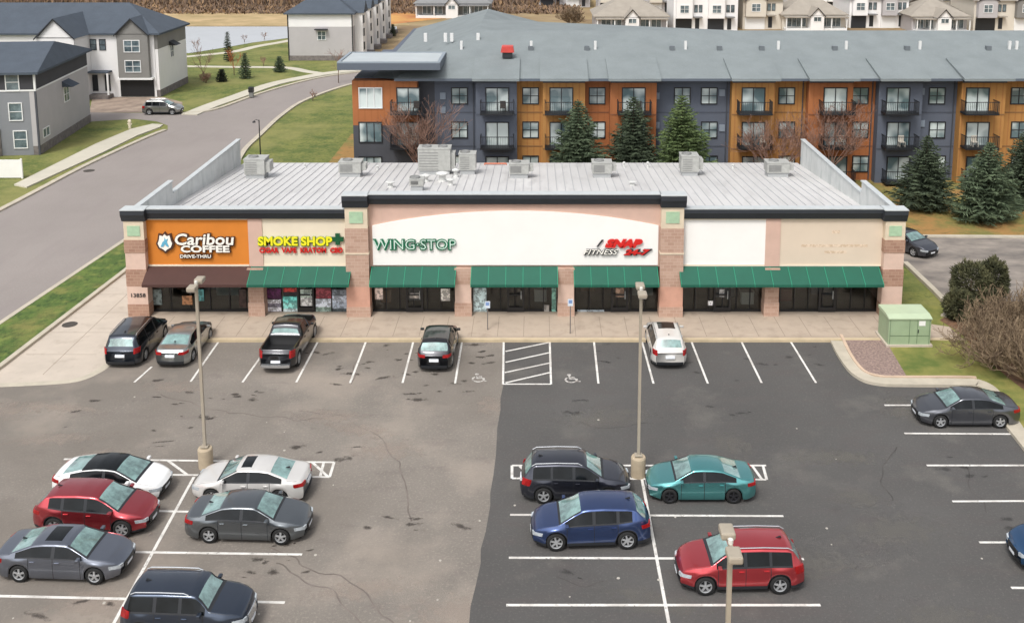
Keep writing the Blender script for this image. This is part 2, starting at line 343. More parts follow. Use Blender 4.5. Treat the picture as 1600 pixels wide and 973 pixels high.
# tar-sealed cracks and oil spots in the old surface, drain covers
tar = mat('tar_seal', rgb(94,86,80), .8, col2=rgb(124,114,107), scale=.8); tb = MB()
for P in [[(470,640),(540,655),(592,682),(622,720),(638,765),(641,815)],[(430,880),(470,905),(520,930),(560,973)],[(420,858),(470,880),(540,905),(590,945),(640,1000)],[(250,615),(330,640),(420,650),(505,655)],[(560,560),(548,598)]]:
    P2 = [Vector(G(*p)) for p in P]; P2 = spline(P2, 8); P2 = [p+Vector((mnoise.noise(Vector((p.x, p.y, 3)))*.35, mnoise.noise(Vector((p.y, p.x, 9)))*.35)) for p in P2]
    TZ = .0068+.0004*len(tb.v)/200; ribbon('', P2, .06, 0, TZ, None, px=False, smooth=False, mb=tb)
struct(tb, 'crack_seal', tar); tb = MB()
for P in [[(1505,730),(1518,750),(1526,772),(1545,800)],[(900,660),(960,668),(1010,662)],[(1400,700),(1380,740),(1390,780)],[(870,900),(910,912),(940,908)]]:
    P2 = spline([Vector(G(*p)) for p in P], 8); P2 = [p+Vector((mnoise.noise(Vector((p.x, p.y, 3)))*.3, mnoise.noise(Vector((p.y, p.x, 9)))*.3)) for p in P2]
    ribbon('', P2, .05, 0, .0098, None, px=False, smooth=False, mb=tb)
struct(tb, 'crack_seal', mat('tar_dark', rgb(60,57,55), .8, col2=rgb(84,80,77), scale=.8))

def stain_mat(name, col, amt):
    m = bpy.data.materials.new(name); m.use_nodes = True; n = m.node_tree.nodes; l = m.node_tree.links; b = n['Principled BSDF']
    b.inputs['Base Color'].default_value = col; b.inputs['Roughness'].default_value = .7
    uv = n.new('ShaderNodeUVMap'); mp = n.new('ShaderNodeMapping'); mp.inputs['Location'].default_value = (-1, -1, 0); mp.inputs['Scale'].default_value = (2, 2, 2); l.new(uv.outputs[0], mp.inputs[0])
    g = n.new('ShaderNodeVectorMath'); g.operation = 'LENGTH'; l.new(mp.outputs[0], g.inputs[0])
    tc = n.new('ShaderNodeTexCoord'); ns = n.new('ShaderNodeTexNoise'); ns.inputs['Scale'].default_value = 2.2; ns.inputs['Detail'].default_value = 7; ns.inputs['Roughness'].default_value = .7; l.new(tc.outputs['Object'], ns.inputs['Vector'])
    a1 = n.new('ShaderNodeMath'); a1.operation = 'MULTIPLY_ADD'; l.new(ns.outputs[0], a1.inputs[0]); a1.inputs[1].default_value = 2.2; a1.inputs[2].default_value = -.55
    a2 = n.new('ShaderNodeMath'); a2.operation = 'SUBTRACT'; l.new(a1.outputs[0], a2.inputs[0]); l.new(g.outputs['Value'], a2.inputs[1])
    a3 = n.new('ShaderNodeMath'); a3.operation = 'MULTIPLY'; a3.use_clamp = True; l.new(a2.outputs[0], a3.inputs[0]); a3.inputs[1].default_value = 2.5
    a4 = n.new('ShaderNodeMath'); a4.operation = 'MULTIPLY'; l.new(a3.outputs[0], a4.inputs[0]); a4.inputs[1].default_value = amt; l.new(a4.outputs[0], b.inputs['Alpha']); return m
SEEN = []
def stains(name, items, m, z):
    mb = MB()
    for q, (px, py, lx, ly, rot) in enumerate(items):
        x, y = G(px, py)
        if sum(abs(x-a) < (lx+c)*.95 and abs(y-b_) < (ly+d)*.95 for a, b_, c, d in SEEN) > 1: continue
        SEEN.append((x, y, lx, ly)); c, s_ = math.cos(rot), math.sin(rot); zz = z+.00004*q
        mb.face([(x+c*a-s_*b, y+s_*a+c*b, zz) for a, b in ((-lx,-ly),(lx,-ly),(lx,ly),(-lx,ly))])
    o = struct(mb, name, m); uv = o.data.uv_layers.new(name='UVMap')
    for i in range(len(mb.f)):
        for k, t in enumerate(((0,0),(1,0),(1,1),(0,1))): uv.data[4*i+k].uv = t
rs = random.Random(31)
def cluster(cs, n, sp, r0, r1):
    out = []
    for px, py in cs:
        for _ in range(n): r = rs.uniform(r0, r1); out.append((px+rs.gauss(0, sp), py+rs.gauss(0, sp*.35), r*rs.uniform(1, 2.4), r*rs.uniform(.5, 1), rs.uniform(-.5, .5)))
    return out
oil1 = stain_mat('oil_dark', rgb(58,51,47), .6)
stains('oil_stains', [(rs.uniform(0,770), rs.uniform(600,970), rs.uniform(1.5,5), rs.uniform(.8,2.2), rs.uniform(-.3,.3)) for _ in range(26)], stain_mat('faded_patch', rgb(166,152,140), .4), .0040)
stains('oil_stains', cluster([(655,618),(560,575),(745,560),(690,590),(620,560),(280,615),(470,850),(420,885),(130,948),(470,560),(350,620),(90,640),(520,700),(300,660),(640,820)], 9, 28, .12, .5), oil1, .0055)
stains('oil_stains', [(745,566,1.6,.7,-.4),(155,690,1.7,.5,.1),(560,560,.7,1.4,.2),(475,862,1.9,.7,0),(255,690,.9,.12,.2),(250,697,.8,.1,.15),(390,905,1.3,.5,0),(600,590,.9,.3,.4),(190,618,1.6,.5,0),(460,840,1.2,.3,0)], oil1, .0098)
stains('oil_stains', [(rs.uniform(800,1600), rs.uniform(600,970), rs.uniform(1.5,5), rs.uniform(1,2.5), rs.uniform(-.4,.4)) for _ in range(24)], stain_mat('dust_patch', rgb(122,118,110), .3), .0075)
stains('oil_stains', cluster([(900,640),(960,560),(1110,575),(1200,560),(1150,640),(900,905),(1500,740),(1280,560),(1560,810)], 5, 26, .12, .45), stain_mat('oil_new', rgb(50,48,47), .35), .0088)
sp = MB()
for _ in range(32):
    px, py = rs.uniform(20, 1580), rs.uniform(605, 970); x, y = G(px, py); r = rs.uniform(.03, .075); sp.prism([(x+r*math.cos(t*1.05)*rs.uniform(.7,1), y+r*math.sin(t*1.05)) for t in range(6)], .0, .0132)
tag(struct(sp, 'gum_spots', mat('gum_pale', rgb(176,170,160), .8)), kind='structure')
dj = MB()
for Y in (54.5, 57.5, 60.5, 63.5, 66.5, 69.5): dj.box(-28.3, XL+.1, Y, Y+.03, -.01, .0065)
dj.box(-26.2, -26.17, 52, 84, -.01, .0075); struct(dj, 'drive_joints', mat('joint_brown', rgb(138,124,110), .9))
for i, (px, py, r_, l_) in enumerate(((109,507,.38,'dark oval drain cover set in the concrete drive lane'),(139,267,.45,'dark storm drain at the far kerb of the street'),(255,330,.35,'manhole cover in the street asphalt beside the strip mall'))):
    X, Y = G(px, py); b = MB(); b.lathe([(r_+.06,-.02),(r_+.06,.012),(r_,.014),(r_,.009),(.001,.009)], 20); o = b.build('drain_cover', mat('cast_iron', rgb(70,64,58), .7, var=.2, scale=8)); o.location = (X, Y, .004); tag(o, l_, 'drain cover')
# ---------------------------------------------------------------- strip mall
stone_tan = mat('cast_stone_cream', rgb(212,196,172), .85, var=.06, scale=1.5)
pink = mat('pink_stucco', rgb(202,170,154), .9, var=.04, scale=1.2, bump=.05, bscale=40)
brick = bricks(mat('split_face_block', rgb(176,134,112), .9), rgb(184,154,136), rgb(170,138,120), rgb(190,164,148), .4, .2, .012)
brickd = bricks(mat('brown_block', rgb(150,114,96), .9), rgb(168,134,114), rgb(150,116,98), rgb(176,146,128), .4, .2, .012)
cream = mat('cream_stucco', rgb(222,210,188), .9, var=.03, scale=.7)
creamw = mat('white_stucco', rgb(238,235,230), .9, var=.02, scale=.5)
creamp = mat('beige_stucco', rgb(212,195,175), .9, var=.03, scale=.6)
orange_m = mat('orange_stucco', rgb(206,124,42), .85, var=.05, scale=.5)
tile_m = mat('green_tile', rgb(164,192,160), .5, var=.08, scale=4)
corn_m = mat('cornice_charcoal', rgb(44,48,54), .6, var=.08, scale=.8)
coping = mat('coping_metal', rgb(186,190,190), .4, var=.06, scale=2)
green_m = mat('green_awning_metal', rgb(16,84,66), .6, var=.06, scale=1.2)
brown_m = mat('brown_awning_canvas', rgb(70,44,38), .8, var=.05, scale=1)
roof_m = mat('roof_metal', rgb(200,198,196), .5, var=.07, scale=.35, stretch=(1,.3,1))
overlay(roof_m, 'noise', 1.1, rgb(172,170,168), .52, .7, .6, stretch=(1,.25,1))
par_in = mat('parapet_membrane', rgb(206,208,206), .7, var=.07, scale=.8)
overlay(par_in, 'noise', 1.2, rgb(172,178,176), .5, .66, .6, stretch=(1,1,.3))
seam_m = mat('seam_shade', rgb(150,150,150), .6)
mall = empty('strip_mall', (0, YF, 0), 0, 'long single-storey strip mall with green awnings and pale metal roof behind the car park', 'shopping centre')
ML = Matrix.Translation((0, -YF, 0))
def part(mb, name, m, par=mall, smooth=False):
    mb.v = [(a, b-YF, c) for a, b, c in mb.v]; return mb.build(name, m, par, smooth)
def FX(px, z, Y=YF): return (px-PX0)/FPX*(Y*math.cos(PIT)+(CAM_H-z)*math.sin(PIT))
def FZ(py, Y=YF): return V(800, py, Y)[1]
zc1, zc2 = FZ(343), FZ(327); zC1, zC2 = FZ(320), FZ(304)
zb = FZ(419)            # band bottom / awning top
zg = FZ(449)            # glass head
YG = YF+.75             # glazing plane
XA = [FX(541, 4), FX(576, 4), FX(1032, 4), FX(1067, 4)]   # tall centre pillars
PW = FX(228, 4)-XL
# walls: back, sides, upper spandrel
mb = MB(); mb.box(XL+.05, XL+.5, YF+1.0, YB, 0, 3.3); mb.box(XR-.5, XR-.05, YF+1.0, YB, 0, 3.3); mb.box(XL+.5, XR-.5, YB-.25, YB, 0, 3.3)
part(mb, 'wall', brick)
def upper(x0, x1, z0, z1, m, y=YF+.32, name='facade_panel'):
    b = MB(); b.box(x0, x1, y, YF+.50, z0, z1); return part(b, name, m)
x385, x408 = FX(386, 5), FX(408, 5)
upper(XL+PW, x385, zb, zc1+.02, orange_m); upper(x385, x408, zb-.02, zc1+.02, pink, YF+.26); upper(x408, XA[0], zb, zc1+.02, cream)
x1198, x1222 = FX(1198, 5), FX(1221, 5)
upper(XA[3], x1198, zb, zc1+.02, creamw); upper(x1198, x1222, zb-.02, zc1+.02, pink, YF+.26); upper(x1222, XR-PW, zb, zc1+.02, creamp)
# centre bay: pink field with an arched white panel
cx0, cx1 = XA[1], XA[2]
upper(cx0, cx1, zb, zC1+.02, pink, YF+.30)
zs, zt = FZ(353, YF+.2), FZ(330, YF+.2); pts = [(cx0+.22, zb+.12), (cx1-.12, zb+.12)]
n = 32
for i in range(n+1):
    t = i/n; pts.append((cx1-.12+(cx0-cx1+.34)*t, zs+(zt-zs)*(1-(2*t-1)**2)))
b = MB(); b.prism(pts[::-1], YF+.20, YF+.30, ax='y'); part(b, 'arched_panel', creamw)
# thin trim frames round side panels and reveal lines
for x0, x1, zt_ in ((x408, XA[0], zc1), (XA[3], x1198, zc1), (x1222, XR-PW, zc1), (XL+PW, x385, zc1)):
    for za_, zc_ in ((zb+.02, zb+.12), (zt_-.1, zt_-.002)): tr = MB(); tr.box(x0+.02, x1-.02, YF+.27, YF+.318, za_, zc_); part(tr, 'panel_trim', cream)
# cornices
def cornice(x0, x1, z0, z1, y=YF):
    b = MB()
    b.prism([(y-.02, z0), (y-.12, z0+(z1-z0)*.38), (y-.2, z0+(z1-z0)*.62), (y-.2, z1), (YF+.56, z1), (YF+.56, z0)][::-1], x0, x1, ax='x')
    part(b, 'cornice', corn_m)
    c = MB(); c.box(x0-.02, x1+.02, y-.22, YF+.6, z1, z1+.05); part(c, 'coping', coping)
cornice(XL-.08, XL+PW+.15, zc1-.06, zc2, YF-.15); cornice(XL+PW+.15, XA[0]-.02, zc1, zc2, YF+.15)
cornice(XA[0]-.12, XA[1]+.05, zC1-.12, zC2, YF-.18); cornice(XA[1]+.05, XA[2]-.05, zC1, zC2, YF+.12); cornice(XA[2]-.05, XA[3]+.12, zC1-.12, zC2, YF-.18)
cornice(XA[3]+.02, XR-PW-.15, zc1, zc2, YF+.15); cornice(XR-PW-.15, XR+.05, zc1-.06, zc2, YF-.15)
# end pillars with bands
def pillar(x0, x1, bands, top, y0=YF-.12):
    for (pa, pb, m, prj) in bands:
        za, zb_ = FZ(pb), FZ(pa)
        b = MB(); b.box(x0-prj, x1+prj, y0-prj, YF+.6, max(za, .15), min(zb_, top)); part(b, 'pillar_band', m)
bands = [(340,374,stone_tan,.0),(374,394,brickd,.03),(394,420,mat('pink_stone', rgb(206,178,162), .85, var=.05, scale=2),.0),(420,446,brickd,.03),(446,474,MATS['pink_stone'],.02),(474,500,brickd,.04)]
pillar(XL, XL+PW, bands, zc1-.06); pillar(XR-PW, XR, bands, zc1-.06)
for a, b_ in ((0, 1), (2, 3)):
    pillar(XA[a], XA[b_], [(316,356,stone_tan,0),(356,394,brick,.02),(394,396.5,stone_tan,.05),(396.5,447,brick,.02),(447,478,mat('pink_block', rgb(196,150,130), .9, var=.06, scale=2),.03),(478,500,brick,.05)], zC1-.12)
def tile(cx, py, w, h):
    b = MB(); z = FZ(py, YF-.15); b.box(cx-w/2, cx+w/2, YF-.16, YF-.119, z-h/2, z+h/2)
    part(b, 'accent_tile', tile_m)
tile((XL+XL+PW)/2, 361, .75, .62); tile((2*XR-PW)/2, 361, .75, .62); tile((XA[0]+XA[1])/2, 340, .8, .7); tile((XA[2]+XA[3])/2, 340, .8, .7)
# lower piers
piers = [(388,412),(711,736),(872,897),(1195,1217)]
PX = [(FX(a, 1.6), FX(b_, 1.6)) for a, b_ in piers]
for i, (a, b_) in enumerate(PX):
    for (z0, z1, m, prj) in ((.15, 1.0, brick, .03), (1.0, 2.15, MATS['pink_stone'] if i in (1, 2) else brick, 0), (2.15, zb+.05, brick, .02)):
        b = MB(); b.box(a-prj, b_+prj, YF-.02-prj, YF+.95, z0, z1 if z1 < 2.5 else (zb-.02)); part(b, 'pier', m)
# awnings
def awning(pa, pb, m, ribs):
    x0, x1 = FX(pa, 2.2, YF-.9), FX(pb, 2.2, YF-.9); z1, d = zb+.04, 1.15; y1 = YF+.20
    # nose height from the photo
    z0 = FZ(446, y1-d)
    b = MB()
    prof = [(y1, z1), (y1-d, z0+.04), (y1-d, z0-.12), (y1-d+.03, z0-.12), (y1, z1-.25)]
    b.prism(prof, x0, x1, ax='x'); aw = part(b, 'awning', m)
    if ribs:
        n = max(2, round((x1-x0)/1.05)); 
        for i in range(n+1):
            x = x0+.02+(x1-x0-.04)*i/n; r = MB()
            r.prism([(y1-.01, z1+.015), (y1-d-.012, z0+.055), (y1-d-.012, z0-.1), (y1-.01, z1-.04)], x-.02, x+.02, ax='x')
            r.v = [(p, q-YF, s_) for p, q, s_ in r.v]; r.build('rib', mat('green_rib', rgb(30,128,98), .5), aw)
awning(222, 386, brown_m, False); awning(386, 545, green_m, True); awning(577, 711, green_m, True); awning(735, 872, green_m, True); awning(897, 1030, green_m, True); awning(1064, 1381, green_m, True)
b = MB(); b.box(XL+.5, XR-.5, YF+.505, YF+1.3, zb-.029, zb+.12); part(b, 'soffit', stone_tan)
# storefront glazing
fr_m = mat('storefront_frame', rgb(34,34,36), .4)
def shopfront(pa, pb, doors, npan):
    x0, x1 = FX(pa, 1.3, YG), FX(pb, 1.3, YG); zh = zb-.03
    ft = MB(); ft.box(x0, x1, YG-.05, YG+.07, .15, .27); ft.box(x0, x1, YG-.05, YG+.07, 2.55, 2.63); ft.box(x0, x1, YG-.05, YG+.07, zh-.1, zh)
    W = x1-x0; step = W/npan
    for i in range(npan+1):
        x = x0+.03+(W-.06)*i/npan; ft.box(x-.03, x+.03, YG-.06, YG+.08, .15, zh)
    win = part(ft, 'storefront_frame', fr_m)
    for i in range(npan):
        p = MB(); p.box(x0+step*i+.06, x0+step*(i+1)-.06, YG+.0, YG+.015, .27, zh-.1); p.v = [(a, b_-YF, c) for a, b_, c in p.v]; p.build('pane', shopglass, win)
    for px in doors:
        xd = FX(px, 1.2, YG); d = MB()
        for (a, b_, c, e) in ((-.52,-.4,.16,2.5),(.4,.52,.16,2.5),(-.4,.4,.16,.45),(-.4,.4,2.38,2.5),(-.4,.4,1.2,1.28)): d.box(xd+a, xd+b_, YG-.14, YG-.07, c, e)
        dd = part(d, 'door', fr_m)
        h = MB(); h.box(xd+.30, xd+.34, YG-.2, YG-.16, 1.0, 1.5); h.box(xd+.3, xd+.34, YG-.165, YG-.135, 1.02, 1.06); h.v = [(a, b_-YF, c) for a, b_, c in h.v]; h.build('handle', coping, dd)
shopfront(236, 390, [], 5); shopfront(412, 547, [478], 6); shopfront(581, 711, [648], 6); shopfront(737, 872, [806], 6); shopfront(898, 1030, [968], 6); shopfront(1064, 1194, [1128], 6); shopfront(1218, 1374, [1292], 7)
# interior: floor, back partition, ceiling
b = MB(); b.box(XL+.5, XR-.5, YG+.1, YG+7, .13, .16); part(b, 'interior_floor', mat('shop_floor', rgb(120,108,98), .6, var=.15, scale=.8))
b = MB(); b.box(XL+.5, XR-.5, YG+7, YG+7.2, .13, 3.2)
for xx in (x385+.5, FX(562, 2), FX(724, 2), FX(885, 2), FX(1048, 2), FX(1207, 2)): b.box(xx-.08, xx+.08, YG+.1, YG+7, .13, 3.2)
part(b, 'interior_wall', mat('shop_wall', rgb(150,134,118), .8, var=.25, scale=.5))
b = MB(); b.box(XL+.5, XR-.5, YG+.1, YG+7, 3.2, 3.3); part(b, 'interior_ceiling', mat('shop_ceiling', rgb(150,146,140), .9))
rq = random.Random(5)
for k in range(26):
    xx = XL+2+k*(XR-XL-4)/26+rq.uniform(-.3,.3); yy = YG+rq.uniform(.9,4.5); b = MB(); ww = rq.uniform(.3,.8)
    b.box(xx-ww, xx+ww, yy, yy+.5, .16, .9); b.box(xx-ww-.04, xx+ww+.04, yy-.04, yy+.54, .9, .95)
    if k % 3 == 0: b.box(xx-ww*.8, xx+ww*.8, yy+.3, yy+.42, .95, 1.7)
    part(b, 'display_counter', mat('counter_%d' % (k % 4), rgb(*[(150,110,84),(96,98,104),(196,190,180),(122,70,58)][k % 4]), .6))
# roof with standing seams
def roofz(Y): t = (Y-(YF+.9))/(YB-YF-.9); return 5.35+(3.45-5.35)*t
y0r = YF+.56
b = MB(); b.prism([(y0r, roofz(y0r)-.2), (YB+.1, 3.25), (YB+.1, 3.45), (y0r, roofz(y0r))], XL+.25, XR-.25, ax='x'); rf = part(b, 'roof', roof_m)
s_ = MB(); x = XL+.9
while x < XR-.6:
    s_.prism([(y0r+.02, roofz(y0r)-.01), (YB+.08, 3.44), (YB+.08, 3.49), (y0r+.02, roofz(y0r)+.04)], x-.02, x+.02, ax='x'); x += .61
s_.v = [(a, b_-YF, c) for a, b_, c in s_.v]; s_.build('standing_seam', mat('seam_metal', rgb(176,176,178), .5), rf)
# side parapets, stepped; centre bay return walls
for sx, X0, X1 in ((1, XL+.02, XL+.26), (-1, XR-.26, XR-.02)):
    b = MB(); b.box(X0, X1, YF+.62, YF+7.6, 3.302, 6.42); b.box(X0, X1, YF+7.6, YB-.9, 3.302, 5.62); part(b, 'side_parapet', par_in)
    c = MB(); c.box(X0-.06, X1+.06, YF+.63, YF+7.68, 6.42, 6.5); c.box(X0-.06, X1+.06, YF+7.69, YB-.85, 5.62, 5.7); part(c, 'coping', coping)
b = MB(); b.box(XA[0], XA[3], YF+.51, YF+.555, 4.8, zC2-.1); b.box(XL+.5, XA[0]-.01, YF+.51, YF+.555, 4.8, zc2-.05); b.box(XA[3]+.01, XR-.5, YF+.51, YF+.555, 4.8, zc2-.05); part(b, 'rear_of_parapet', par_in)
# window posters in the smoke shop and a few notices
def poster(px0, px1, py0, py1, cols, name='window_poster', y=YG-.075):
    xa, za = V(px0, py1, y); xb, zb_ = V(px1, py0, y); n = len(cols)
    for i, c in enumerate(cols):
        b = MB(); b.box(xa, xb, y, y+.012, za+(zb_-za)*(n-1-i)/n, za+(zb_-za)*(n-i)/n); part(b, name, mat('print_%d_%d_%d' % c, rgb(*c), .5, var=.4, scale=5, detail=2, lo=.45, hi=.55))
poster(418, 439, 451, 467, [(86,30,80)]); poster(418, 439, 468, 492, [(214,214,220),(120,116,128),(214,214,220),(120,116,128)])
poster(443, 466, 450, 462, [(190,60,56),(40,36,44)]); poster(443, 466, 463, 492, [(120,214,206),(150,222,214),(200,214,216)])
poster(470, 489, 452, 478, [(176,190,180),(206,206,204)]); poster(494, 517, 450, 466, [(150,70,80)]); poster(494, 517, 467, 492, [(206,212,222),(150,170,160)])
poster(520, 545, 452, 492, [(120,130,140),(190,200,214),(164,176,190),(70,80,84)])
poster(586, 598, 450, 468, [(214,196,186)]); poster(689, 703, 451, 470, [(226,222,214)]); poster(740, 760, 450, 491, [(188,208,210)])
poster(862, 869, 450, 488, [(130,180,166)]); poster(640, 655, 458, 466, [(190,182,172)]); poster(1106, 1114, 470, 477, [(236,236,236)])
poster(962, 975, 450, 464, [(170,140,120)]); poster(1124, 1132, 452, 464, [(180,180,180)]); poster(374, 384, 452, 480, [(60,44,40)])
poster(240, 252, 452, 476, [(120,132,130)]); poster(306, 318, 452, 470, [(90,150,150)]); poster(285, 300, 462, 476, [(168,120,84)])
poster(902, 944, 484, 487, [(150,160,166)]); poster(850, 858, 476, 490, [(150,146,140)])
# address numbers
text('13858', .34, .015, dark_m, 'address_number', mall, XL+.22, FZ(464, YF-.15), -.17, width=.85)

# signs
cbrown = mat('sign_brown', rgb(74,46,34), .5); cwh = mat('sign_white', rgb(240,236,226), .4); cblue = mat('sign_blue', rgb(96,168,196), .4)
YS = YF+.30
def SP(px, py): return V(px, py, YS)
sg = empty('shop_sign', (0, YS, 0), 0, 'brown and white coffee shop sign with crest on the orange panel', 'sign')
x, z = SP(275, 391-3)
for (tx, sz, px0, px1, py, sh) in (('Caribou', .95, 275, 367, 381, .12), ('COFFEE', .56, 284, 360, 392.5, 0), ('DRIVE-THRU', .27, 283, 331, 401.5, 0)):
    x0, z0 = SP(px0, py); x1, _ = SP(px1, py)
    text(tx, sz, .05, cbrown, 'letters', sg, x0-.05, z0-.02, -.07, width=x1-x0+.1, shear=sh, off=.07 if sz > .6 else .04)
    text(tx, sz, .02, cwh, 'letters', sg, x0, z0, -.15, width=x1-x0, shear=sh, off=.018 if sz > .5 else .004)
cx_, cz_ = SP(259, 377)
def shield(k, zo=0): return [(cx_+k*a, cz_+k*b_+zo) for a, b_ in ((-.30,.42),(-.12,.36),(0,.5),(.12,.36),(.30,.42),(.36,.1),(.44,-.08),(.34,-.34),(.12,-.46),(0,-.58),(-.12,-.46),(-.34,-.34),(-.44,-.08),(-.36,.1))]
def flatprism(poly, y0, y1, name, m, par):
    a = sum(poly[i][0]*poly[(i+1) % len(poly)][1]-poly[(i+1) % len(poly)][0]*poly[i][1] for i in range(len(poly)))
    b = MB(); b.prism(poly if a < 0 else poly[::-1], y0, y1, ax='y'); return b.build(name, m, par)
flatprism(shield(1.25), -.12, -.01, 'crest_back', cbrown, sg); flatprism(shield(.98), -.16, -.125, 'crest', cwh, sg)
flatprism([(cx_-.26, cz_-.28), (cx_-.14, cz_+.0), (cx_-.02, cz_+.12), (cx_+.0, cz_+.3), (cx_+.06, cz_+.14), (cx_+.2, cz_+.22), (cx_+.12, cz_+.02), (cx_+.24, cz_-.28), (cx_+.1, cz_-.26), (cx_+.0, cz_-.1), (cx_-.1, cz_-.28)], -.19, -.165, 'crest_figure', cblue, sg)
yel = mat('sign_yellow', rgb(236,226,40), .4); dgr = mat('sign_dark_green', rgb(20,84,50), .4); red = mat('sign_red', rgb(206,38,34), .4); ygr = mat('sign_olive', rgb(110,140,30), .5)
sg = empty('shop_sign', (0, YS, 0), 0, 'yellow letter smoke shop sign with green cross and red second line', 'sign')
x0, z0 = SP(404, 382); x1, _ = SP(520, 382)
text('SMOKE SHOP', .72, .05, ygr, 'letters', sg, x0-.02, z0-.03, -.06, width=x1-x0+.04, off=.055); text('SMOKE SHOP', .72, .02, yel, 'letters', sg, x0, z0, -.13, width=x1-x0, off=.025)
a, b_ = SP(528, 373); k = .35; t = .13
flatprism([(a-k,b_-t),(a-t,b_-t),(a-t,b_-k),(a+t,b_-k),(a+t,b_-t),(a+k,b_-t),(a+k,b_+t),(a+t,b_+t),(a+t,b_+k),(a-t,b_+k),(a-t,b_+t),(a-k,b_+t)], -.14, -.01, 'cross', dgr, sg)
x0, z0 = SP(406, 394); x1, _ = SP(536, 394); text('CIGAR  VAPE  KRATOM  CBD', .42, .05, red, 'letters', sg, x0, z0, -.06, width=x1-x0, off=.012)
wgr = mat('sign_green', rgb(20,104,72), .4); wpl = mat('sign_pale_green', rgb(206,226,214), .4)
YS = YF+.18
sg = empty('shop_sign', (0, YS, 0), 0, 'green outlined letter sign at the left end of the arched white panel', 'sign')
x0, z0 = SP(583, 389); x1, _ = SP(713, 389)
text('WING·STOP', .86, .05, wgr, 'letters', sg, x0, z0, -.06, width=x1-x0, off=.05); text('WING·STOP', .86, .01, wpl, 'letters', sg, x0+.03, z0+.02, -.125, width=x1-x0-.05, off=-.012)
sg = empty('shop_sign', (0, YS, 0), 0, 'slanted red and black gym sign at the right end of the arched white panel', 'sign')
x0, z0 = SP(945, 385); x1, _ = SP(1004, 385); text('SNAP', .62, .06, red, 'letters', sg, x0, z0, -.07, width=x1-x0, shear=.35, off=.05)
a, b_ = SP(932, 385); flatprism([(a,b_),(a+.08,b_),(a+.42,b_+.42),(a+.3,b_+.42)], -.08, -.01, 'swoosh', dark_m, sg)
x0, z0 = SP(912, 397); x1, _ = SP(966, 397); text('FITNESS', .44, .05, dark_m, 'letters', sg, x0, z0, -.06, width=x1-x0, shear=.35, off=.028); text('FITNESS', .44, .01, cwh, 'letters', sg, x0-.02, z0+.02, -.12, width=x1-x0, shear=.35, off=.004)
x0, z0 = SP(974, 397); x1, _ = SP(1018, 397); text('24-7', .46, .05, dark_m, 'letters', sg, x0+.04, z0-.02, -.05, width=x1-x0, shear=.35, off=.04); text('24-7', .46, .02, red, 'letters', sg, x0, z0, -.12, width=x1-x0-.1, shear=.35, off=.02)
# faded ghost of a removed sign on the right panel
gh = mat('ghost_stain', rgb(200,176,150), .9, col2=rgb(222,202,180), scale=6, detail=2, lo=.45, hi=.6)
for (p0, p1, q0, q1) in ((1300,1313,360,365),(1252,1356,382,386),(1288,1323,392,396)):
    xa, za = V(p0, q1, YF+.3); xb, zb2 = V(p1, q0, YF+.3); b = MB(); b.box(xa, xb, YF+.314, YF+.3185, za, zb2); part(b, 'faded_lettering', gh)

# rooftop units
rtu_m = mat('unit_metal', rgb(168,168,163), .5, var=.10, scale=3); rtu_d = mat('unit_louvre', rgb(128,128,126), .6); curb_m = mat('unit_curb', rgb(168,170,170), .6)
def rtu(px, py, w_, d_, h_, label, hood=True, fans=1, lift=.25):
    X, Y = 0, 0
    Y = 70
    for _ in range(12): X, Y = G(px, py, roofz(Y))
    z = roofz(Y+d_/2)
    e = empty('rooftop_unit', (X, Y, z), 0, label, 'air conditioner', 'machines on the metal roof')
    b = MB(); b.box(-w_/2+.08, w_/2-.08, -d_/2+.08, d_/2-.08, -.15, lift+.2); b.build('curb', curb_m, e)
    b = MB(); b.box(-w_/2, w_/2, -d_/2, d_/2, lift+.2, lift+.2+h_); b.box(-w_/2-.03, w_/2+.03, -d_/2-.03, d_/2+.03, lift+.2+h_, lift+.25+h_); b.build('housing', rtu_m, e)
    b = MB()
    for i in range(7):
        zz = lift+.3+i*(h_-.2)/7; b.box(-w_/2+.1, w_/2*.25, -d_/2-.015, -d_/2, zz, zz+.05)
    b.build('louvre', rtu_d, e)
    if hood:
        b = MB(); b.prism([(-d_/2+.2, lift+.35), (d_/2-.2, lift+.35), (d_/2-.2, lift+.2+h_*.8), (-d_/2+.2, lift+.2+h_*.8)], w_/2, w_/2+.35, ax='x'); b.build('hood', rtu_m, e)
    for i in range(fans):
        b = MB(); cx = (-w_/4+i*w_/2) if fans > 1 else -w_*.15
        b.lathe([(.0, lift+.28+h_), (.1, lift+.3+h_), (.32, lift+.3+h_), (.36, lift+.36+h_), (.4, lift+.25+h_)], 16, c=(cx, 0, 0)); b.build('fan_guard', rtu_d, e, smooth=False)
    return e
rtu(402, 277, 1.55, 1.5, 1.15, 'square grey rooftop unit nearest the left parapet')
rtu(549, 275, 1.7, 1.3, .8, 'low grey rooftop unit between the leftmost unit and the tall centre cabinet')
rtu(680, 271, 2.5, 1.4, 1.7, 'tallest white rooftop cabinet near the middle of the roof', fans=2)
rtu(731, 271, 1.3, 1.2, 1.25, 'narrow rooftop unit with dark louvre just right of the tall cabinet', hood=False)
rtu(652, 297, 1.0, .9, .45, 'small white rooftop box in front of the tall centre cabinet', hood=False)
rtu(811, 277, 1.5, 1.2, .75, 'low rooftop unit right of the narrow louvred unit')
rtu(940, 276, 1.5, 1.3, .8, 'low rooftop unit behind the gym sign')
rtu(1076, 273, 1.35, 1.4, 1.2, 'tall square rooftop unit behind the right centre pillar')
rtu(1213, 275, 1.7, 1.3, .75, 'low wide rooftop unit nearest the right parapet')
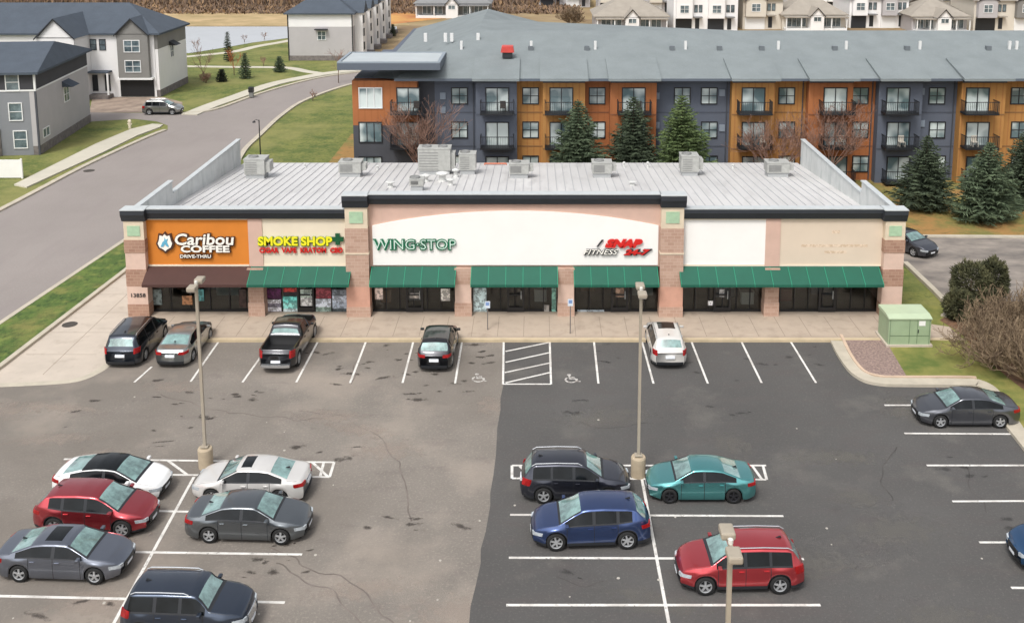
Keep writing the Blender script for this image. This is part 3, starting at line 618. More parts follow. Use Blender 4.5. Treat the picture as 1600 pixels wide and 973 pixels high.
def vent(px, py, h, r, label):
    Y = 70
    for _ in range(12): X, Y = G(px, py, roofz(Y))
    b = MB(); b.lathe([(r*1.3, -.1), (r*1.3, .1), (r, .14), (r, h*.7), (r*1.8, h*.72), (r*1.9, h*.85), (r*.5, h), (.001, h)], 14)
    tag(b.build('roof_vent', mat('galvanised', rgb(206,206,202), .4, var=.12, scale=3), loc=(X, Y, roofz(Y)), smooth=False), label, 'vent', 'vents on the metal roof')
for px, py, h, r, l in ((691,284,.8,.26,'round white vent with wide cap right of the small rooftop box'),(704,290,.55,.16,'shorter capped vent in front of the round white vent'),(712,277,.7,.15,'slim capped vent left of the narrow louvred unit'),(665,284,.6,.2,'stubby vent just behind the small white rooftop box'),
        (477,262,.4,.06,'thin pipe vent between the two leftmost rooftop units'),(975,262,.5,.07,'thin pipe vent between two spruce trees at the roof edge'),(1012,262,.5,.07,'thin pipe vent left of the tall square unit'),(988,290,.35,.16,'squat dark-based vent on open roof right of the centre'),(590,265,.35,.08,'pipe vent left of the tall centre cabinet'),(1145,263,.35,.07,'thin pipe vent between the two rightmost rooftop units'),(610,293,.5,.18,'squat vent left of the small white rooftop box')):
    vent(px, py, h, r, l)
# red-striped gas pipe near middle
b = MB(); b.tube([(0,0,.12),(1.8,0,.12)], .07, 8); b.tube([(0,0,-.05),(0,0,.12)], .05, 6); b.tube([(1.8,0,-.05),(1.8,0,.12)], .05, 6)
Y = 75
for _ in range(12): X, Y = G(757, 258, roofz(Y))
tag(b.build('roof_pipe', mat('orange_pipe', rgb(196,120,96), .6), loc=(X, Y, roofz(Y))), 'short orange pipe lying at the rear roof edge left of centre', 'pipe')

# ---------------------------------------------------------------- cars
tyre_m = mat('tyre', rgb(28,28,28), .85); rim_m = mat('alloy', rgb(190,192,194), .3, metal=.6); rimd_m = mat('alloy_dark', rgb(60,60,64), .35, metal=.6)
cg_light = mat('windscreen_glass', rgb(122,152,148), .05, spec=1.0, var=.5, scale=1.3, coat=1)  # pale mottled teal puts the reflected sky into the glass colour
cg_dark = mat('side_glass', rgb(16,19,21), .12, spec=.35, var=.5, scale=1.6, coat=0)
hl_m = mat('headlight_lens', rgb(168,174,178), .12, spec=.8, var=.25, scale=8); tl_m = mat('taillight_lens', rgb(150,24,26), .2, var=.3, scale=6)
chrome = mat('chrome', rgb(200,202,204), .25, metal=.8); plate_m = mat('plate', rgb(225,228,232), .5)
def paint(name, r, g, b, metal=.85): return mat('paint_'+name, rgb(r,g,b), .3, metal=metal, coat=1, var=.04, scale=.8)
def interp(P, x):
    if x <= P[0][0]: return P[0][1]
    for (a, b), (c, d) in zip(P, P[1:]):
        if x <= c: return b+(d-b)*(x-a)/(c-a)
    return P[-1][1]
def sinterp(P, x, s=.07): return sum(interp(P, x+s*k)*w_ for k, w_ in ((-1,.15),(-.5,.22),(0,.26),(.5,.22),(1,.15)))
TYPES = {
 'sedan': dict(L=4.85, W=1.85, H=1.46, wb=2.83, fo=.95, wr=.335, top=[(-1,.84),(-.985,.98),(-.95,1.05),(-.70,1.09),(-.36,1.40),(-.2,1.45),(.0,1.46),(.17,1.44),(.52,1.0),(.80,.90),(.93,.78),(.985,.66),(1,.58)], belt=[(-1,.92),(-.4,.97),(.5,.93),(1,.7)], ws=(.19,.50), rg=(-.68,-.385), sw=(-.60,.43), seams=(.40,-.02,-.40), low=.2),
 'fastback': dict(L=4.72, W=1.87, H=1.44, wb=2.88, fo=.86, wr=.34, top=[(-1,.84),(-.985,1.0),(-.93,1.08),(-.82,1.12),(-.40,1.36),(-.15,1.44),(.05,1.44),(.18,1.41),(.60,.96),(.82,.84),(.94,.74),(.985,.62),(1,.55)], belt=[(-1,.92),(-.4,.95),(.5,.9),(1,.66)], ws=(.20,.58), rg=(-.80,-.42), sw=(-.62,.48), seams=(.44,.0,-.42), low=.17),
 'suv': dict(L=4.62, W=1.88, H=1.69, wb=2.7, fo=.93, wr=.36, top=[(-1,.9),(-.985,1.08),(-.955,1.18),(-.84,1.58),(-.72,1.65),(-.3,1.69),(.05,1.68),(.17,1.64),(.50,1.14),(.82,1.02),(.93,.90),(.985,.74),(1,.62)], belt=[(-1,1.05),(-.4,1.06),(.5,1.02),(1,.8)], ws=(.19,.49), rg=(-.95,-.85), sw=(-.78,.43), seams=(.40,-.03,-.42), low=.24, rails=True),
 'crossover': dict(L=4.68, W=1.87, H=1.64, wb=2.75, fo=.94, wr=.37, top=[(-1,.9),(-.985,1.06),(-.95,1.16),(-.76,1.52),(-.6,1.60),(-.2,1.64),(.05,1.62),(.16,1.58),(.54,1.08),(.82,.96),(.94,.84),(.985,.70),(1,.6)], belt=[(-1,1.2),(-.7,1.16),(-.4,1.06),(.5,.98),(1,.76)], ws=(.18,.53), rg=(-.94,-.775), sw=(-.66,.46), seams=(.42,-.03,-.42), low=.22),
 'boxsuv': dict(L=4.4, W=1.9, H=1.76, wb=2.65, fo=.9, wr=.39, top=[(-1,.95),(-.99,1.2),(-.975,1.28),(-.93,1.66),(-.86,1.73),(-.3,1.76),(.15,1.75),(.24,1.71),(.44,1.26),(.84,1.14),(.95,1.04),(.99,.86),(1,.7)], belt=[(-1,1.15),(-.4,1.14),(.5,1.12),(1,.95)], ws=(.255,.44), rg=(-.975,-.935), sw=(-.88,.38), seams=(.36,.0,-.40), low=.26, rails=True),
 'minivan': dict(L=5.1, W=2.0, H=1.75, wb=3.0, fo=.97, wr=.35, top=[(-1,.9),(-.985,1.1),(-.965,1.18),(-.89,1.62),(-.8,1.70),(-.3,1.75),(.15,1.74),(.28,1.68),(.66,1.08),(.88,.94),(.96,.82),(.99,.7),(1,.6)], belt=[(-1,1.02),(-.4,1.02),(.5,.98),(1,.78)], ws=(.29,.65), rg=(-.965,-.90), sw=(-.88,.55), seams=(.50,.1,-.36), low=.2, rails=True),
 'pickup': dict(L=5.7, W=2.0, H=1.9, wb=3.6, fo=.98, wr=.42, top=[(-1,.98),(-.995,1.26),(-.98,1.3),(-.30,1.3),(-.272,1.32),(-.22,1.84),(-.12,1.9),(.12,1.9),(.20,1.85),(.40,1.34),(.82,1.22),(.95,1.14),(.985,.98),(1,.8)], belt=[(-1,1.22),(-.3,1.22),(.5,1.2),(1,1.05)], ws=(.205,.39), rg=(-.268,-.225), sw=(-.20,.33), seams=(.32,.07,-.2), low=.35, bed=(-.965,-.30), bedz=.82),
}
def make_car(kind, body_m, label, roof_mat=None, sunroof=None, rim=None, cat='car', name='parked_car', rim2=None):
    T = TYPES[kind]; L, W = T['L'], T['W']; h = L/2; e = empty(name, (0,0,0), 0, label, cat, 'parked vehicles')
    xf = h-T['fo']; xr = xf-T['wb']; wr = T['wr']; Ra = wr+.055
    S = set(); n = 76
    for i in range(n+1): S.add(round(-h+L*i/n, 4))
    for d in (.01,.03,.06,.1,.15): S.add(round(h-d, 4)); S.add(round(-h+d, 4))
    sm = [s*h for s in T['seams']]
    for s in sm: S.add(round(s-.011, 4)); S.add(round(s+.011, 4))
    for xw in (xf, xr):
        for k in range(-10, 11): S.add(round(xw+Ra*math.sin(k*math.pi/20), 4))
    if 'bed' in T:
        for q in T['bed']: S.add(round(q*h-.012, 4)); S.add(round(q*h+.012, 4))
    xs = sorted(S); xs = [x for i, x in enumerate(xs) if i == 0 or x-xs[i-1] > .006]
    def plan(x):
        d = h-abs(x); r = .95 if x > 0 else .6; k = .30 if x > 0 else .2
        t = max(0, 1-d/r); return W/2*(1-k*t**2.4)
    def top(x): return sinterp([(a*h, b) for a, b in T['top']], x, .06 if kind != 'boxsuv' else .03)
    def bend(x, y, z):
        d = h-abs(x); s = 1 if x > 0 else -1; t = max(0, 1-d/.7)
        return x-s*t*(.13*(abs(y)/(W/2))**2.2+.10*max(0, (z-.5))**2*2+.06*max(0, .42-z)/.2)
    lo = T['low']; rows = 15; grid = []
    for x in xs:
        w_ = plan(x); zt = top(x); zb_ = lo+.03*max(0, 1-(h-abs(x))/.4)*2
        for xw in (xf, xr):
            if abs(x-xw) <= Ra: zb_ = max(zb_, wr+math.sqrt(max(0, Ra*Ra-(x-xw)**2)))
        zl = min(interp([(a*h, b) for a, b in T['belt']], x), zt-.035); hh = zt-zl; g = min(1, hh/.42)
        yr = w_*(.965-.225*g); zr = zt-.012-.05*g
        c = []
        flare = 1.0+.022*max(0, 1-min(abs(x-xf), abs(x-xr))/(Ra*1.25))
        for fz, fy in ((0,.965),(.16 if kind in ('suv','crossover','boxsuv') else .1,.985),(.4,1.0),(.62,1.0*1),(.84,.985),(1,.965)): c.append((w_*fy*(flare if fz < .7 else 1), zb_+(zl-zb_)*fz))
        y5, z5 = c[-1]
        for t in (.10,.5,.9): c.append((y5+(yr-y5)*t, z5+(zr-z5)*t))
        c.append((yr, zr)) ; cr = .012+.05*g
        inb = 'bed' in T and T['bed'][0]*h < x < T['bed'][1]*h
        for k, t in enumerate((.88,.66,.40,.14,0)):
            if inb: c.append((yr*(.93 if k == 0 else (.92 if k == 1 else t)), zr if k == 0 else T['bedz']))
            else: c.append((yr*t, zr+cr*(1-t*t)))
        grid.append([(bend(x, y, z), y, z) for y, z in c])
    NR = len(grid[0])
    buckets = {}
    def put(key, i, j, side): buckets.setdefault(key, []).append((i, j, side))
    doors = []
    for i in range(len(xs)-1):
        xm = (xs[i]+xs[i+1])/2; u = xm/h; zt = top(xm); zl = min(interp([(a*h, b) for a, b in T['belt']], xm), zt-.035); hh = zt-zl
        for j in range(NR-1):
            for side in (1, -1):
                key = 'body'
                clad = kind in ('suv', 'crossover', 'boxsuv', 'pickup')
                if clad and j == 0: put('seam', i, j, side); continue
                if j == 8 and (T['ws'][1]+.02 < u < .9 or (-.9 < u < T['rg'][0] and kind in ('sedan', 'fastback'))): put('seam', i, j, side); continue
                sl = side > 0
                if j < 5:
                    if any(abs(xm-s) < .0115 for s in sm) : key = 'seam'
                    elif sm[1] < xm < sm[0] and j >= 1: key = ('door', 0, sl)
                    elif sm[2] < xm < sm[1] and j >= 1: key = ('door', 1, sl)
                elif 6 <= j <= 7 and T['sw'][0] < u < T['sw'][1] and hh > .13:
                    bp = min(abs(xm-sm[1]), abs(xm-(sm[2] if kind not in ('sedan','fastback') else 99)))
                    if bp < .05: key = 'seam'
                    else: key = ('side_window', sum(xm > s for s in sm), sl)
                elif j == 5 and T['sw'][0] < u < T['sw'][1] and hh > .13: key = 'seam'
                elif j >= 10 and T['ws'][0]+.012 < u < T['ws'][1]-.02: key = 'windscreen'
                elif j >= 9 and T['ws'][1]-.02 <= u < T['ws'][1]+.02: key = 'seam'
                elif j == 9 and T['ws'][0] < u < T['ws'][1]: key = 'seam'
                elif j >= 10 and T['rg'][0] < u < T['rg'][1]: key = 'rear_window'
                elif j >= 9 and T['rg'][1] <= u <= T['ws'][0] and roof_mat: key = 'roof'
                elif sunroof and j >= 11 and sunroof[0] < u < sunroof[1]: key = 'sunroof'
                elif 'bed' in T and j >= 10 and T['bed'][0] <= u <= T['bed'][1]: key = 'bed_liner'
                put(key, i, j, side)
    def mesh_of(keys, name, mats, parent, capends=False, push=0.0):
        mb = MB(); idx = {}
        def vid(i, j, s):
            if j == NR-1: s = 1
            q = (i, j, s)
            if q not in idx:
                x, y, z = grid[i][j]; idx[q] = len(mb.v); mb.v.append((x, y*s*(1+push), z+push*(1 if j > 8 else 0)))
            return idx[q]
        for mi, key in enumerate(keys):
            for (i, j, s) in buckets.get(key, []):
                q = [vid(i, j, s), vid(i+1, j, s), vid(i+1, j+1, s), vid(i, j+1, s)]
                if s > 0: q = q[::-1]
                mb.f.append(tuple(q)); mb.m.append(mi)
        if capends:
            for i, fl in ((0, 1), (len(xs)-1, 0)):
                for j in range(NR-2):
                    q = [vid(i, j, 1), vid(i, j+1, 1), vid(i, j+1, -1), vid(i, j, -1)]
                    mb.f.append(tuple(q if fl else q[::-1])); mb.m.append(0)
                q = [vid(i, NR-2, 1), vid(i, NR-1, 1), vid(i, NR-2, -1)]; mb.f.append(tuple(q if fl else q[::-1])); mb.m.append(0)
        o = mb.build(name, mats, parent, smooth=True); return o
    # fix seam class: body + seam share a mesh
    bd = mesh_of(['body', 'seam'], 'body', [body_m, dark_m], e, True)
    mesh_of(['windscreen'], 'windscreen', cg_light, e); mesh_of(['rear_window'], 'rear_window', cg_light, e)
    if roof_mat: mesh_of(['roof'], 'roof', roof_mat, e)
    if sunroof and not roof_mat: mesh_of(['sunroof'], 'sunroof', cg_dark, e, push=.002)
    if 'bed' in T: mesh_of(['bed_liner'], 'bed_liner', rub_m, e)
    for key in [k for k in buckets if isinstance(k, tuple)]:
        if key[0] == 'door':
            d = mesh_of([key], 'door', body_m, e); s = 1 if key[2] else -1
            xd = (sm[1] if key[1] == 0 else sm[2])+.16; zz = interp([(a*h, b) for a, b in T['belt']], xd)-.12
            hb = MB(); hb.box(xd-.09, xd+.09, s*plan(xd)*.985-.0, s*(plan(xd)*.985+.045), zz-.018, zz+.018) if s > 0 else hb.box(xd-.09, xd+.09, -(plan(xd)*.985+.045), -plan(xd)*.985, zz-.018, zz+.018)
            hb.build('handle', body_m, d)
        else: mesh_of([key], 'side_window', cg_dark, e)
    # strips that follow the nose and tail
    def skin(sgn, y, z):
        a = abs(y); lo_, hi_ = 0.0, .8
        if a <= plan(sgn*h): x = sgn*h
        else:
            for _ in range(20):
                m_ = (lo_+hi_)/2
                if plan(sgn*(h-m_)) < a: lo_ = m_
                else: hi_ = m_
            x = sgn*(h-hi_)
        return bend(x, y, z)
    def strip(sgn, y0, y1, z0, z1, m, name, out=.012, back=.06, slope=0):
        mb = MB(); n_ = 8; ny = 2
        for k in range(n_+1):
            y = y0+(y1-y0)*k/n_
            for q in range(ny+1):
                z = z0+(z1-z0)*q/ny+slope*(k/n_ if abs(y1) > abs(y0) else 1-k/n_)
                mb.v.append((skin(sgn, y, z)+sgn*out, y, z))
        for k in range(n_+1):
            y = y0+(y1-y0)*k/n_
            for q in range(ny+1):
                z = z0+(z1-z0)*q/ny+slope*(k/n_ if abs(y1) > abs(y0) else 1-k/n_)
                mb.v.append((skin(sgn, y, z)-sgn*back, y, z))
        N = (n_+1)*(ny+1); st = ny+1
        for k in range(n_):
            for q in range(ny):
                a = k*st+q; f = (a, a+st, a+st+1, a+1); mb.f.append(f if sgn > 0 else f[::-1]); mb.m.append(0)
            for a, b in ((k*st, (k+1)*st), (k*st+ny, (k+1)*st+ny)): mb.f.append((a, b, b+N, a+N)); mb.m.append(0)
        for k in (0, n_):
            for q in range(ny): a = k*st+q; mb.f.append((a, a+1, a+1+N, a+N)); mb.m.append(0)
        return mb.build(name, m, e)
    hw = W/2; zf = interp(T['top'], .985)
    tall = kind in ('boxsuv', 'pickup')
    strip(1, -.42*hw, .42*hw, zf-.26 if not tall else zf-.42, zf-.04, chrome if tall else black_m, 'grille')
    strip(1, -.62*hw, .62*hw, lo+.06, lo+.2, black_m, 'lower_intake')
    strip(1, -.2, .2, lo+.17, lo+.28, plate_m, 'number_plate', out=.022)
    for s in (1, -1):
        strip(1, s*.50*hw, s*.90*hw, zf-.15, zf-.02, hl_m, 'headlight', slope=.05, out=.01)
        zr_ = interp(T['top'], -.985)
        if kind in ('suv', 'minivan', 'boxsuv', 'pickup'): strip(-1, s*.72*hw, s*.97*hw, zr_-.42 if kind == 'pickup' else zr_-.28, zr_+.0 if kind != 'pickup' else zr_-.05, tl_m, 'tail_light', out=.014)
        else: strip(-1, s*.5*hw, s*.97*hw, zr_-.2, zr_-.05, tl_m, 'tail_light', out=.014)
    strip(-1, -.25, .25, .66 if not tall else .62, .79 if not tall else .74, plate_m, 'number_plate', out=.02)
    strip(-1, -.75*hw, .75*hw, lo+.04, lo+.2, chrome if kind == 'pickup' else dark_m, 'rear_bumper_trim', out=.01 if kind != 'pickup' else .12)
    # wheels
    for xw in (xf, xr):
        for s in (1, -1):
            yc = s*(hw-.115)
            b = MB(); b.lathe([(wr*.66, -.10), (wr*.92, -.11), (wr, -.07), (wr, .07), (wr*.92, .11), (wr*.66, .10)], 28, axis='y', c=(xw, yc, wr)); wh = b.build('wheel', tyre_m, e, smooth=True)
            b = MB(); o_ = s*.095
            b.lathe([(wr*.70, o_*.9), (wr*.66, o_), (wr*.60, o_*.9), (wr*.58, o_*.2)], 28, axis='y', c=(xw, yc, wr))
            ns = 5 if kind in ('suv', 'sedan', 'boxsuv') else 6
            for q in range(ns):
                a = q*2*math.pi/ns+.3; c_, s2 = math.cos(a), math.sin(a); M = Matrix.Translation((xw, yc, wr)) @ Matrix(((c_,0,-s2,0),(0,1,0,0),(s2,0,c_,0),(0,0,0,1)))
                b.box(.03, wr*.62, min(o_*.55, o_*.9), max(o_*.55, o_*.9), -.035, .035, 0, M)
            b.lathe([(.001, o_*.95), (.06, o_*.95), (.065, o_*.5)], 12, axis='y', c=(xw, yc, wr)); b.build('rim', rim or rim_m, wh)
            b = MB(); b.lathe([(.001, s*.02), (wr*.6, s*.02)], 20, axis='y', c=(xw, yc, wr)); b.build('hub_shadow_disc', rub_m, wh);  # dark brake backing; its black stands for shade behind the spokes
            wh.children[-1].name = 'brake_shade_disc'
    b = MB(); b.box(-h+.18, h-.2, -hw+.27, hw-.27, lo-.04, .62); b.build('chassis', rub_m, e)
    b = MB(); b.box(xr+Ra+.02, xf-Ra-.02, -hw*.93, hw*.93, lo-.03, lo+.04); b.build('sill', dark_m if kind not in ('sedan',) else body_m, e)
    for s in (1, -1):
        xm_ = T['ws'][1]*h-.18; zz = interp([(a*h, b_) for a, b_ in T['belt']], xm_)+.07; y = plan(xm_)
        b = MB(); b.box(xm_-.14, xm_+.0, min(s*(y-.02), s*(y+.19)), max(s*(y-.02), s*(y+.19)), zz-.02, zz+.1)
        mo = b.build('side_mirror', body_m, e); bv = mo.modifiers.new('bev', 'BEVEL'); bv.width = .03; bv.segments = 2
        if T.get('rails'):
            b = MB(); x0_, x1_ = -.78*h, .12*h; yr = plan(0)*.74*.97
            zz0 = [top(x0_+(x1_-x0_)*t) for t in (0,.08,.5,.92,1)]
            b.tube([(x0_+(x1_-x0_)*t, s*yr, z-.05+k_) for t, z, k_ in zip((0,.08,.5,.92,1), zz0, (0,.07,.07,.07,0))], .022, 6); b.build('roof_rail', dark_m if kind == 'crossover' else chrome, e)
    b = MB(); b.prism([(-.62*h-.12, 0), (-.62*h+.1, 0), (-.62*h-.08, .07)], -.02, .02, ax='y'); zf_ = top(-.6*h)-.0
    if kind not in ('fastback', 'pickup'):
        b.v = [(x, y, z+zf_) for x, y, z in b.v]; b.build('antenna_fin', dark_m, e)
    return e, (xf+xr)/2, T
def at_wheels(car, pf, pr):
    """pf, pr: where the near-side front and rear tyres touch the ground"""
    e, xm, T = car; F = Vector(G(*pf)); Q = Vector(G(*pr)); d = (F-Q).normalized(); n_ = Vector((-d.y, d.x))
    if n_.y < 0: n_ = -n_
    c = (F+Q)/2+n_*(T['W']/2-.05)-d*xm
    e.location = (c.x, c.y, .005); e.rotation_euler = (0, 0, math.atan2(d.y, d.x))
def at_rear(car, p, ang=90):
    e, xm, T = car; q = Vector(G(*p)); d = Vector((math.cos(R(ang)), math.sin(R(ang)))); c = q+d*T['L']/2
    e.location = (c.x, c.y, .01); e.rotation_euler = (0, 0, R(ang))
at_rear(make_car('minivan', paint('black_blue', 56,62,72), 'black minivan with silver roof rails leftmost in the front row'), (188,577), 90)
at_rear(make_car('sedan', paint('silver_grey', 172,174,172), 'silver grey sedan beside the black minivan in the front row'), (266,577), 89)
at_rear(make_car('pickup', paint('black', 50,50,54), 'black pickup truck with open bed facing the smoke shop', cat='pickup truck', name='pickup_truck'), (431,585), 88.5)
at_rear(make_car('crossover', paint('black', 50,50,54), 'black crossover seen from behind below the arched white panel'), (678,584), 89)
at_rear(make_car('suv', paint('white_pearl', 206,202,196, .1), 'white suv with dark sunroof parked nose-in at the right part of the front row', sunroof=(-.28,.14)), (1047,579), 90)
at_wheels(make_car('sedan', paint('graphite', 98,100,106), 'dark grey sedan parked alone below the green transformer box', rim=rim_m), (1468,669), (1563,669))
at_wheels(make_car('suv', paint('blue', 50,92,134), 'blue car cut off by the right edge of the photo'), (1638,901), (1747,902))
at_wheels(make_car('fastback', paint('white', 232,232,230, 0), 'white electric fastback with black glass roof', roof_mat=cg_dark, rim=rimd_m), (222,788), (108,783))
at_wheels(make_car('crossover', paint('dark_red', 176,60,68), 'dark red crossover between the white fastback and a grey sedan'), (191,840), (86,836))
at_wheels(make_car('sedan', paint('slate', 116,121,132), 'slate grey sedan with sunroof at the left edge of the photo', sunroof=(-.22,.05)), (151,913), (28,909))
at_wheels(make_car('sedan', paint('light_silver', 205,202,198, .15), 'pale silver sedan with sunroof beside the concrete lamp base', sunroof=(-.05,.13)), (327,787), (441,789))
at_wheels(make_car('sedan', paint('charcoal', 106,111,115), 'charcoal sedan parked directly in front of the pale silver sedan'), (441,851), (325,848))
at_wheels(make_car('boxsuv', paint('navy_black', 60,70,86), 'boxy black suv with silver roof rails cut off by the bottom of the photo'), (342,1010), (222,1006))
at_wheels(make_car('suv', paint('black_grey', 66,68,78), 'black suv facing right beside the right lamp base'), (950,788), (850,787))
tc_ = make_car('sedan', paint('teal', 96,168,168), 'teal sedan facing left at the right lamp base', rim=rimd_m); at_wheels(tc_, (1045,787), (1147,787)); tc_[0].scale = (.94, .97, .98)
at_wheels(make_car('crossover', paint('deep_blue', 62,82,128), 'deep blue crossover in front of the black suv'), (868,861), (981,858))
at_wheels(make_car('suv', paint('bright_red', 204,70,76), 'bright red suv behind the nearest lamp head'), (1101,930), (1219,928))
at_wheels(make_car('suv', paint('champagne', 150,150,146), 'small silver grey car parked on the far street corner'), (267,180), (236,180))
cr = make_car('sedan', paint('smoke_grey', 90,92,100), 'dark sedan with bright windscreen coming round the right end of the strip mall')
q = Vector(G(1457, 404, .13)); d = Vector((math.cos(R(-60)), math.sin(R(-60)))); c = q-d*2.42; cr[0].location = (c.x, c.y, .13); cr[0].rotation_euler = (0, 0, R(-60))

# ---------------------------------------------------------------- lamp posts, posts, transformer
lampm = mat('lamp_tan_paint', rgb(160,150,134), .6, var=.05, scale=2); basem = mat('lamp_base_concrete', rgb(178,162,138), .9, var=.1, scale=2)
lens_m = mat('lamp_lens', rgb(216,214,206), .3)
def lamp(px, py, label, gz=0, X=None, Y=None):
    if X is None: X, Y = G(px, py)
    e = empty('lamp_post', (X, Y, 0), 0, label, 'lamp post', 'lamp posts in the car park')
    b = MB(); b.lathe([(.32,-.05),(.32,.86),(.29,.92),(.001,.92)], 22); b.build('base', basem, e, smooth=False)
    b = MB(); b.box(-.06,.06,-.06,.06,.95,8.4); b.box(-.16,.16,-.16,.16,.97,1.01); b.build('pole', lampm, e)
    b = MB(); b.box(-.045,.045,-.6,.6,8.38,8.48); b.build('arm', lampm, e)
    for s in (-1, 1):
        b = MB(); y0, y1 = (.24, .76) if s > 0 else (-.76, -.24)
        b.box(-.19,.19,y0,y1,8.38,8.58); hd = b.build('lamp_head', lampm, e); m = hd.modifiers.new('bev','BEVEL'); m.width = .05; m.segments = 2
        b = MB(); b.box(-.15,.15,y0+.06,y1-.06,8.36,8.382); b.build('lens', lens_m, hd)
    b = MB(); b.lathe([(.07,8.48),(.07,8.6),(.001,8.64)], 10); b.build('photocell', lens_m, e)
lamp(322, 729, 'lamp post beside the pale silver sedan, leftmost in the car park')
lamp(997, 743, 'lamp post between the black suv and the teal sedan')
lamp(0, 0, 'nearest lamp post with its double head in front of the bright red suv', X=4.95, Y=24.4)
def signpost(px, py, h, label, face=True):
    X, Y = G(px, py, .15); e = empty('sign_post', (X, Y, .15), 0, label, 'sign', 'parking sign posts')
    b = MB(); b.box(-.03,.03,-.02,.02,0,h); b.build('post', mat('post_grey', rgb(110,104,100), .6), e)
    b = MB(); b.box(-.15,.15,-.035,-.022,h-.42,h); p = b.build('sign_plate', mat('sign_face', rgb(206,214,222), .5), e)
    b = MB(); b.box(-.1,.1,-.04,-.0355,h-.26,h-.06); b.build('symbol_panel', mat('sign_blue_panel', rgb(120,146,190), .5), p)
signpost(762, 515, 1.75, 'parking sign post on the walk left of the hatched aisle'); signpost(891, 521, 2.1, 'parking sign post on the walk right of the hatched aisle')
tg = mat('transformer_green', rgb(150,168,136), .55, var=.07, scale=1.2); tgl = mat('transformer_lid', rgb(176,190,160), .5, var=.05, scale=1)
X, Y = G(1420, 539, .2); e = empty('transformer_box', (X, Y, .12), 0, 'green electrical transformer box on the grass right of the shops', 'transformer box')
b = MB(); b.box(-1.3,1.3,-.1,1.9,0,.12); b.build('pad', conc, e)
b = MB(); b.box(-1.18,1.18,0,1.7,.12,1.62); tb_ = b.build('cabinet', tg, e)
b = MB(); b.prism([(-.06,1.6),(-.06,1.66),(.4,1.78),(1.78,1.78),(1.78,1.6)], -1.22, 1.22, ax='x'); b.build('lid', tgl, e)
b = MB()
for x in (-1.1, -.02, .42, 1.1): b.box(x, x+.02, -.012, 0, .16, 1.56)
b.box(-1.1,1.12,-.012,0,.62,.64); b.build('door_seam', mat('seam_green', rgb(76,96,70), .6), tb_)
b = MB(); b.box(.5,.86,-.014,-.002,1.22,1.5); b.build('warning_label', white_m, tb_)
b = MB(); b.box(.46,.5,-.04,-.0,.8,1.0); b.build('handle', dark_m, tb_)
# street things on the left
def small(name, mb, m, px, py, label, cat, z=0, rz=0):
    X, Y = G(px, py, z); o = mb.build(name, m); o.location = (X, Y, z); o.rotation_euler = (0,0,rz); return tag(o, label, cat)
e = empty('street_lamp', (*G(407, 243), 0), 0, 'thin black street lamp on the grass beside the street', 'street lamp')
b = MB(); b.tube([(0,0,0),(0,0,3.6)], [.07,.045], 8); b.build('pole', black_m, e); b = MB(); b.tube([(0,0,3.5),(-.25,0,3.62),(-.5,0,3.5)], .03, 6); b.build('arm', black_m, e)
b = MB(); b.lathe([(.03,.1),(.16,0),(.18,-.06),(.08,-.1),(.001,-.1)], 12, c=(-.5,0,3.4)); b.build('lamp_head', black_m, e)
e = empty('street_bin', (*G(393, 153), .1), 0, 'small black and grey bin on the sidewalk by the curving street', 'bin')
b = MB(); b.box(-.25,.25,-.25,.25,0,.65); b.build('body', mat('bin_grey', rgb(120,120,116), .7), e); b = MB(); b.box(-.3,.3,-.3,.3,.65,1.2); b.prism([(-.3,1.2),(.3,1.2),(0,1.35)], -.3, .3, ax='x'); b.build('lid', black_m, e)
e = empty('hydrant', (*G(203, 201), 0), 0, 'pale utility pedestal standing on the corner grass', 'utility pedestal')
b = MB(); b.lathe([(.16,0),(.16,.7),(.2,.72),(.18,.9),(.08,1.0),(.001,1.0)], 12); b.build('body', cream, e); b = MB(); b.box(-.24,.24,-.06,.06,.45,.6); b.build('side_cap', cream, e); e.name = 'utility_pedestal'
e = empty('panel_fence', (*G(36, 279), 0), 0, 'white solid panel fence at the left edge beside the near townhouse', 'fence')
b = MB(); b.box(-9,-.1,-.04,.04,.08,1.75); b.build('panel', white_m, e)
for x in (-9,-6.8,-4.5,-2.3,-.05):
    b = MB(); b.box(x-.07,x+.07,-.07,.07,0,1.85); b.build('post', white_m, e)

# ---------------------------------------------------------------- buildings behind
def windowobj(par, face, u, z, w_, h_, fm, gm, mull=1, rail=True, off=0.0, depth=.08, pos=0.0):
    """face 'f': on plane y=pos facing -y; 'e': x=pos facing +x; 'w': x=pos facing -x"""
    b = MB(); t = .09 if w_ > .9 else .07
    def bx(mb, a0, a1, d0, d1, z0, z1):
        if face == 'f': mb.box(a0, a1, pos-d1, pos-d0, z0, z1)
        elif face == 'e': mb.box(pos+d0, pos+d1, a0, a1, z0, z1)
        else: mb.box(pos-d1, pos-d0, a0, a1, z0, z1)
    x0, x1 = u-w_/2, u+w_/2; z0, z1 = z-h_/2, z+h_/2
    bx(b, x0-t, x0, -.02, depth, z0-t, z1+t); bx(b, x1, x1+t, -.02, depth, z0-t, z1+t); bx(b, x0, x1, -.02, depth, z0-t, z0); bx(b, x0, x1, -.02, depth, z1, z1+t)
    for k in range(1, mull+1): xx = x0+(x1-x0)*k/(mull+1); bx(b, xx-t*.4, xx+t*.4, -.02, depth*.8, z0, z1)
    if rail: bx(b, x0, x1, -.02, depth*.7, z-.03, z+.03)
    o = b.build('window', fm, par)
    p = MB(); bx(p, x0, x1, 0.002, .02, z0, z1); p.build('pane', gm, o)
    return o
ap_blue = mat('siding_slate_blue', rgb(90,96,108), .8, var=.05, scale=.6); overlay(ap_blue, 'wave', 1.6, rgb(80,86,98), .55, .9, .5, stretch=(0,0,1))
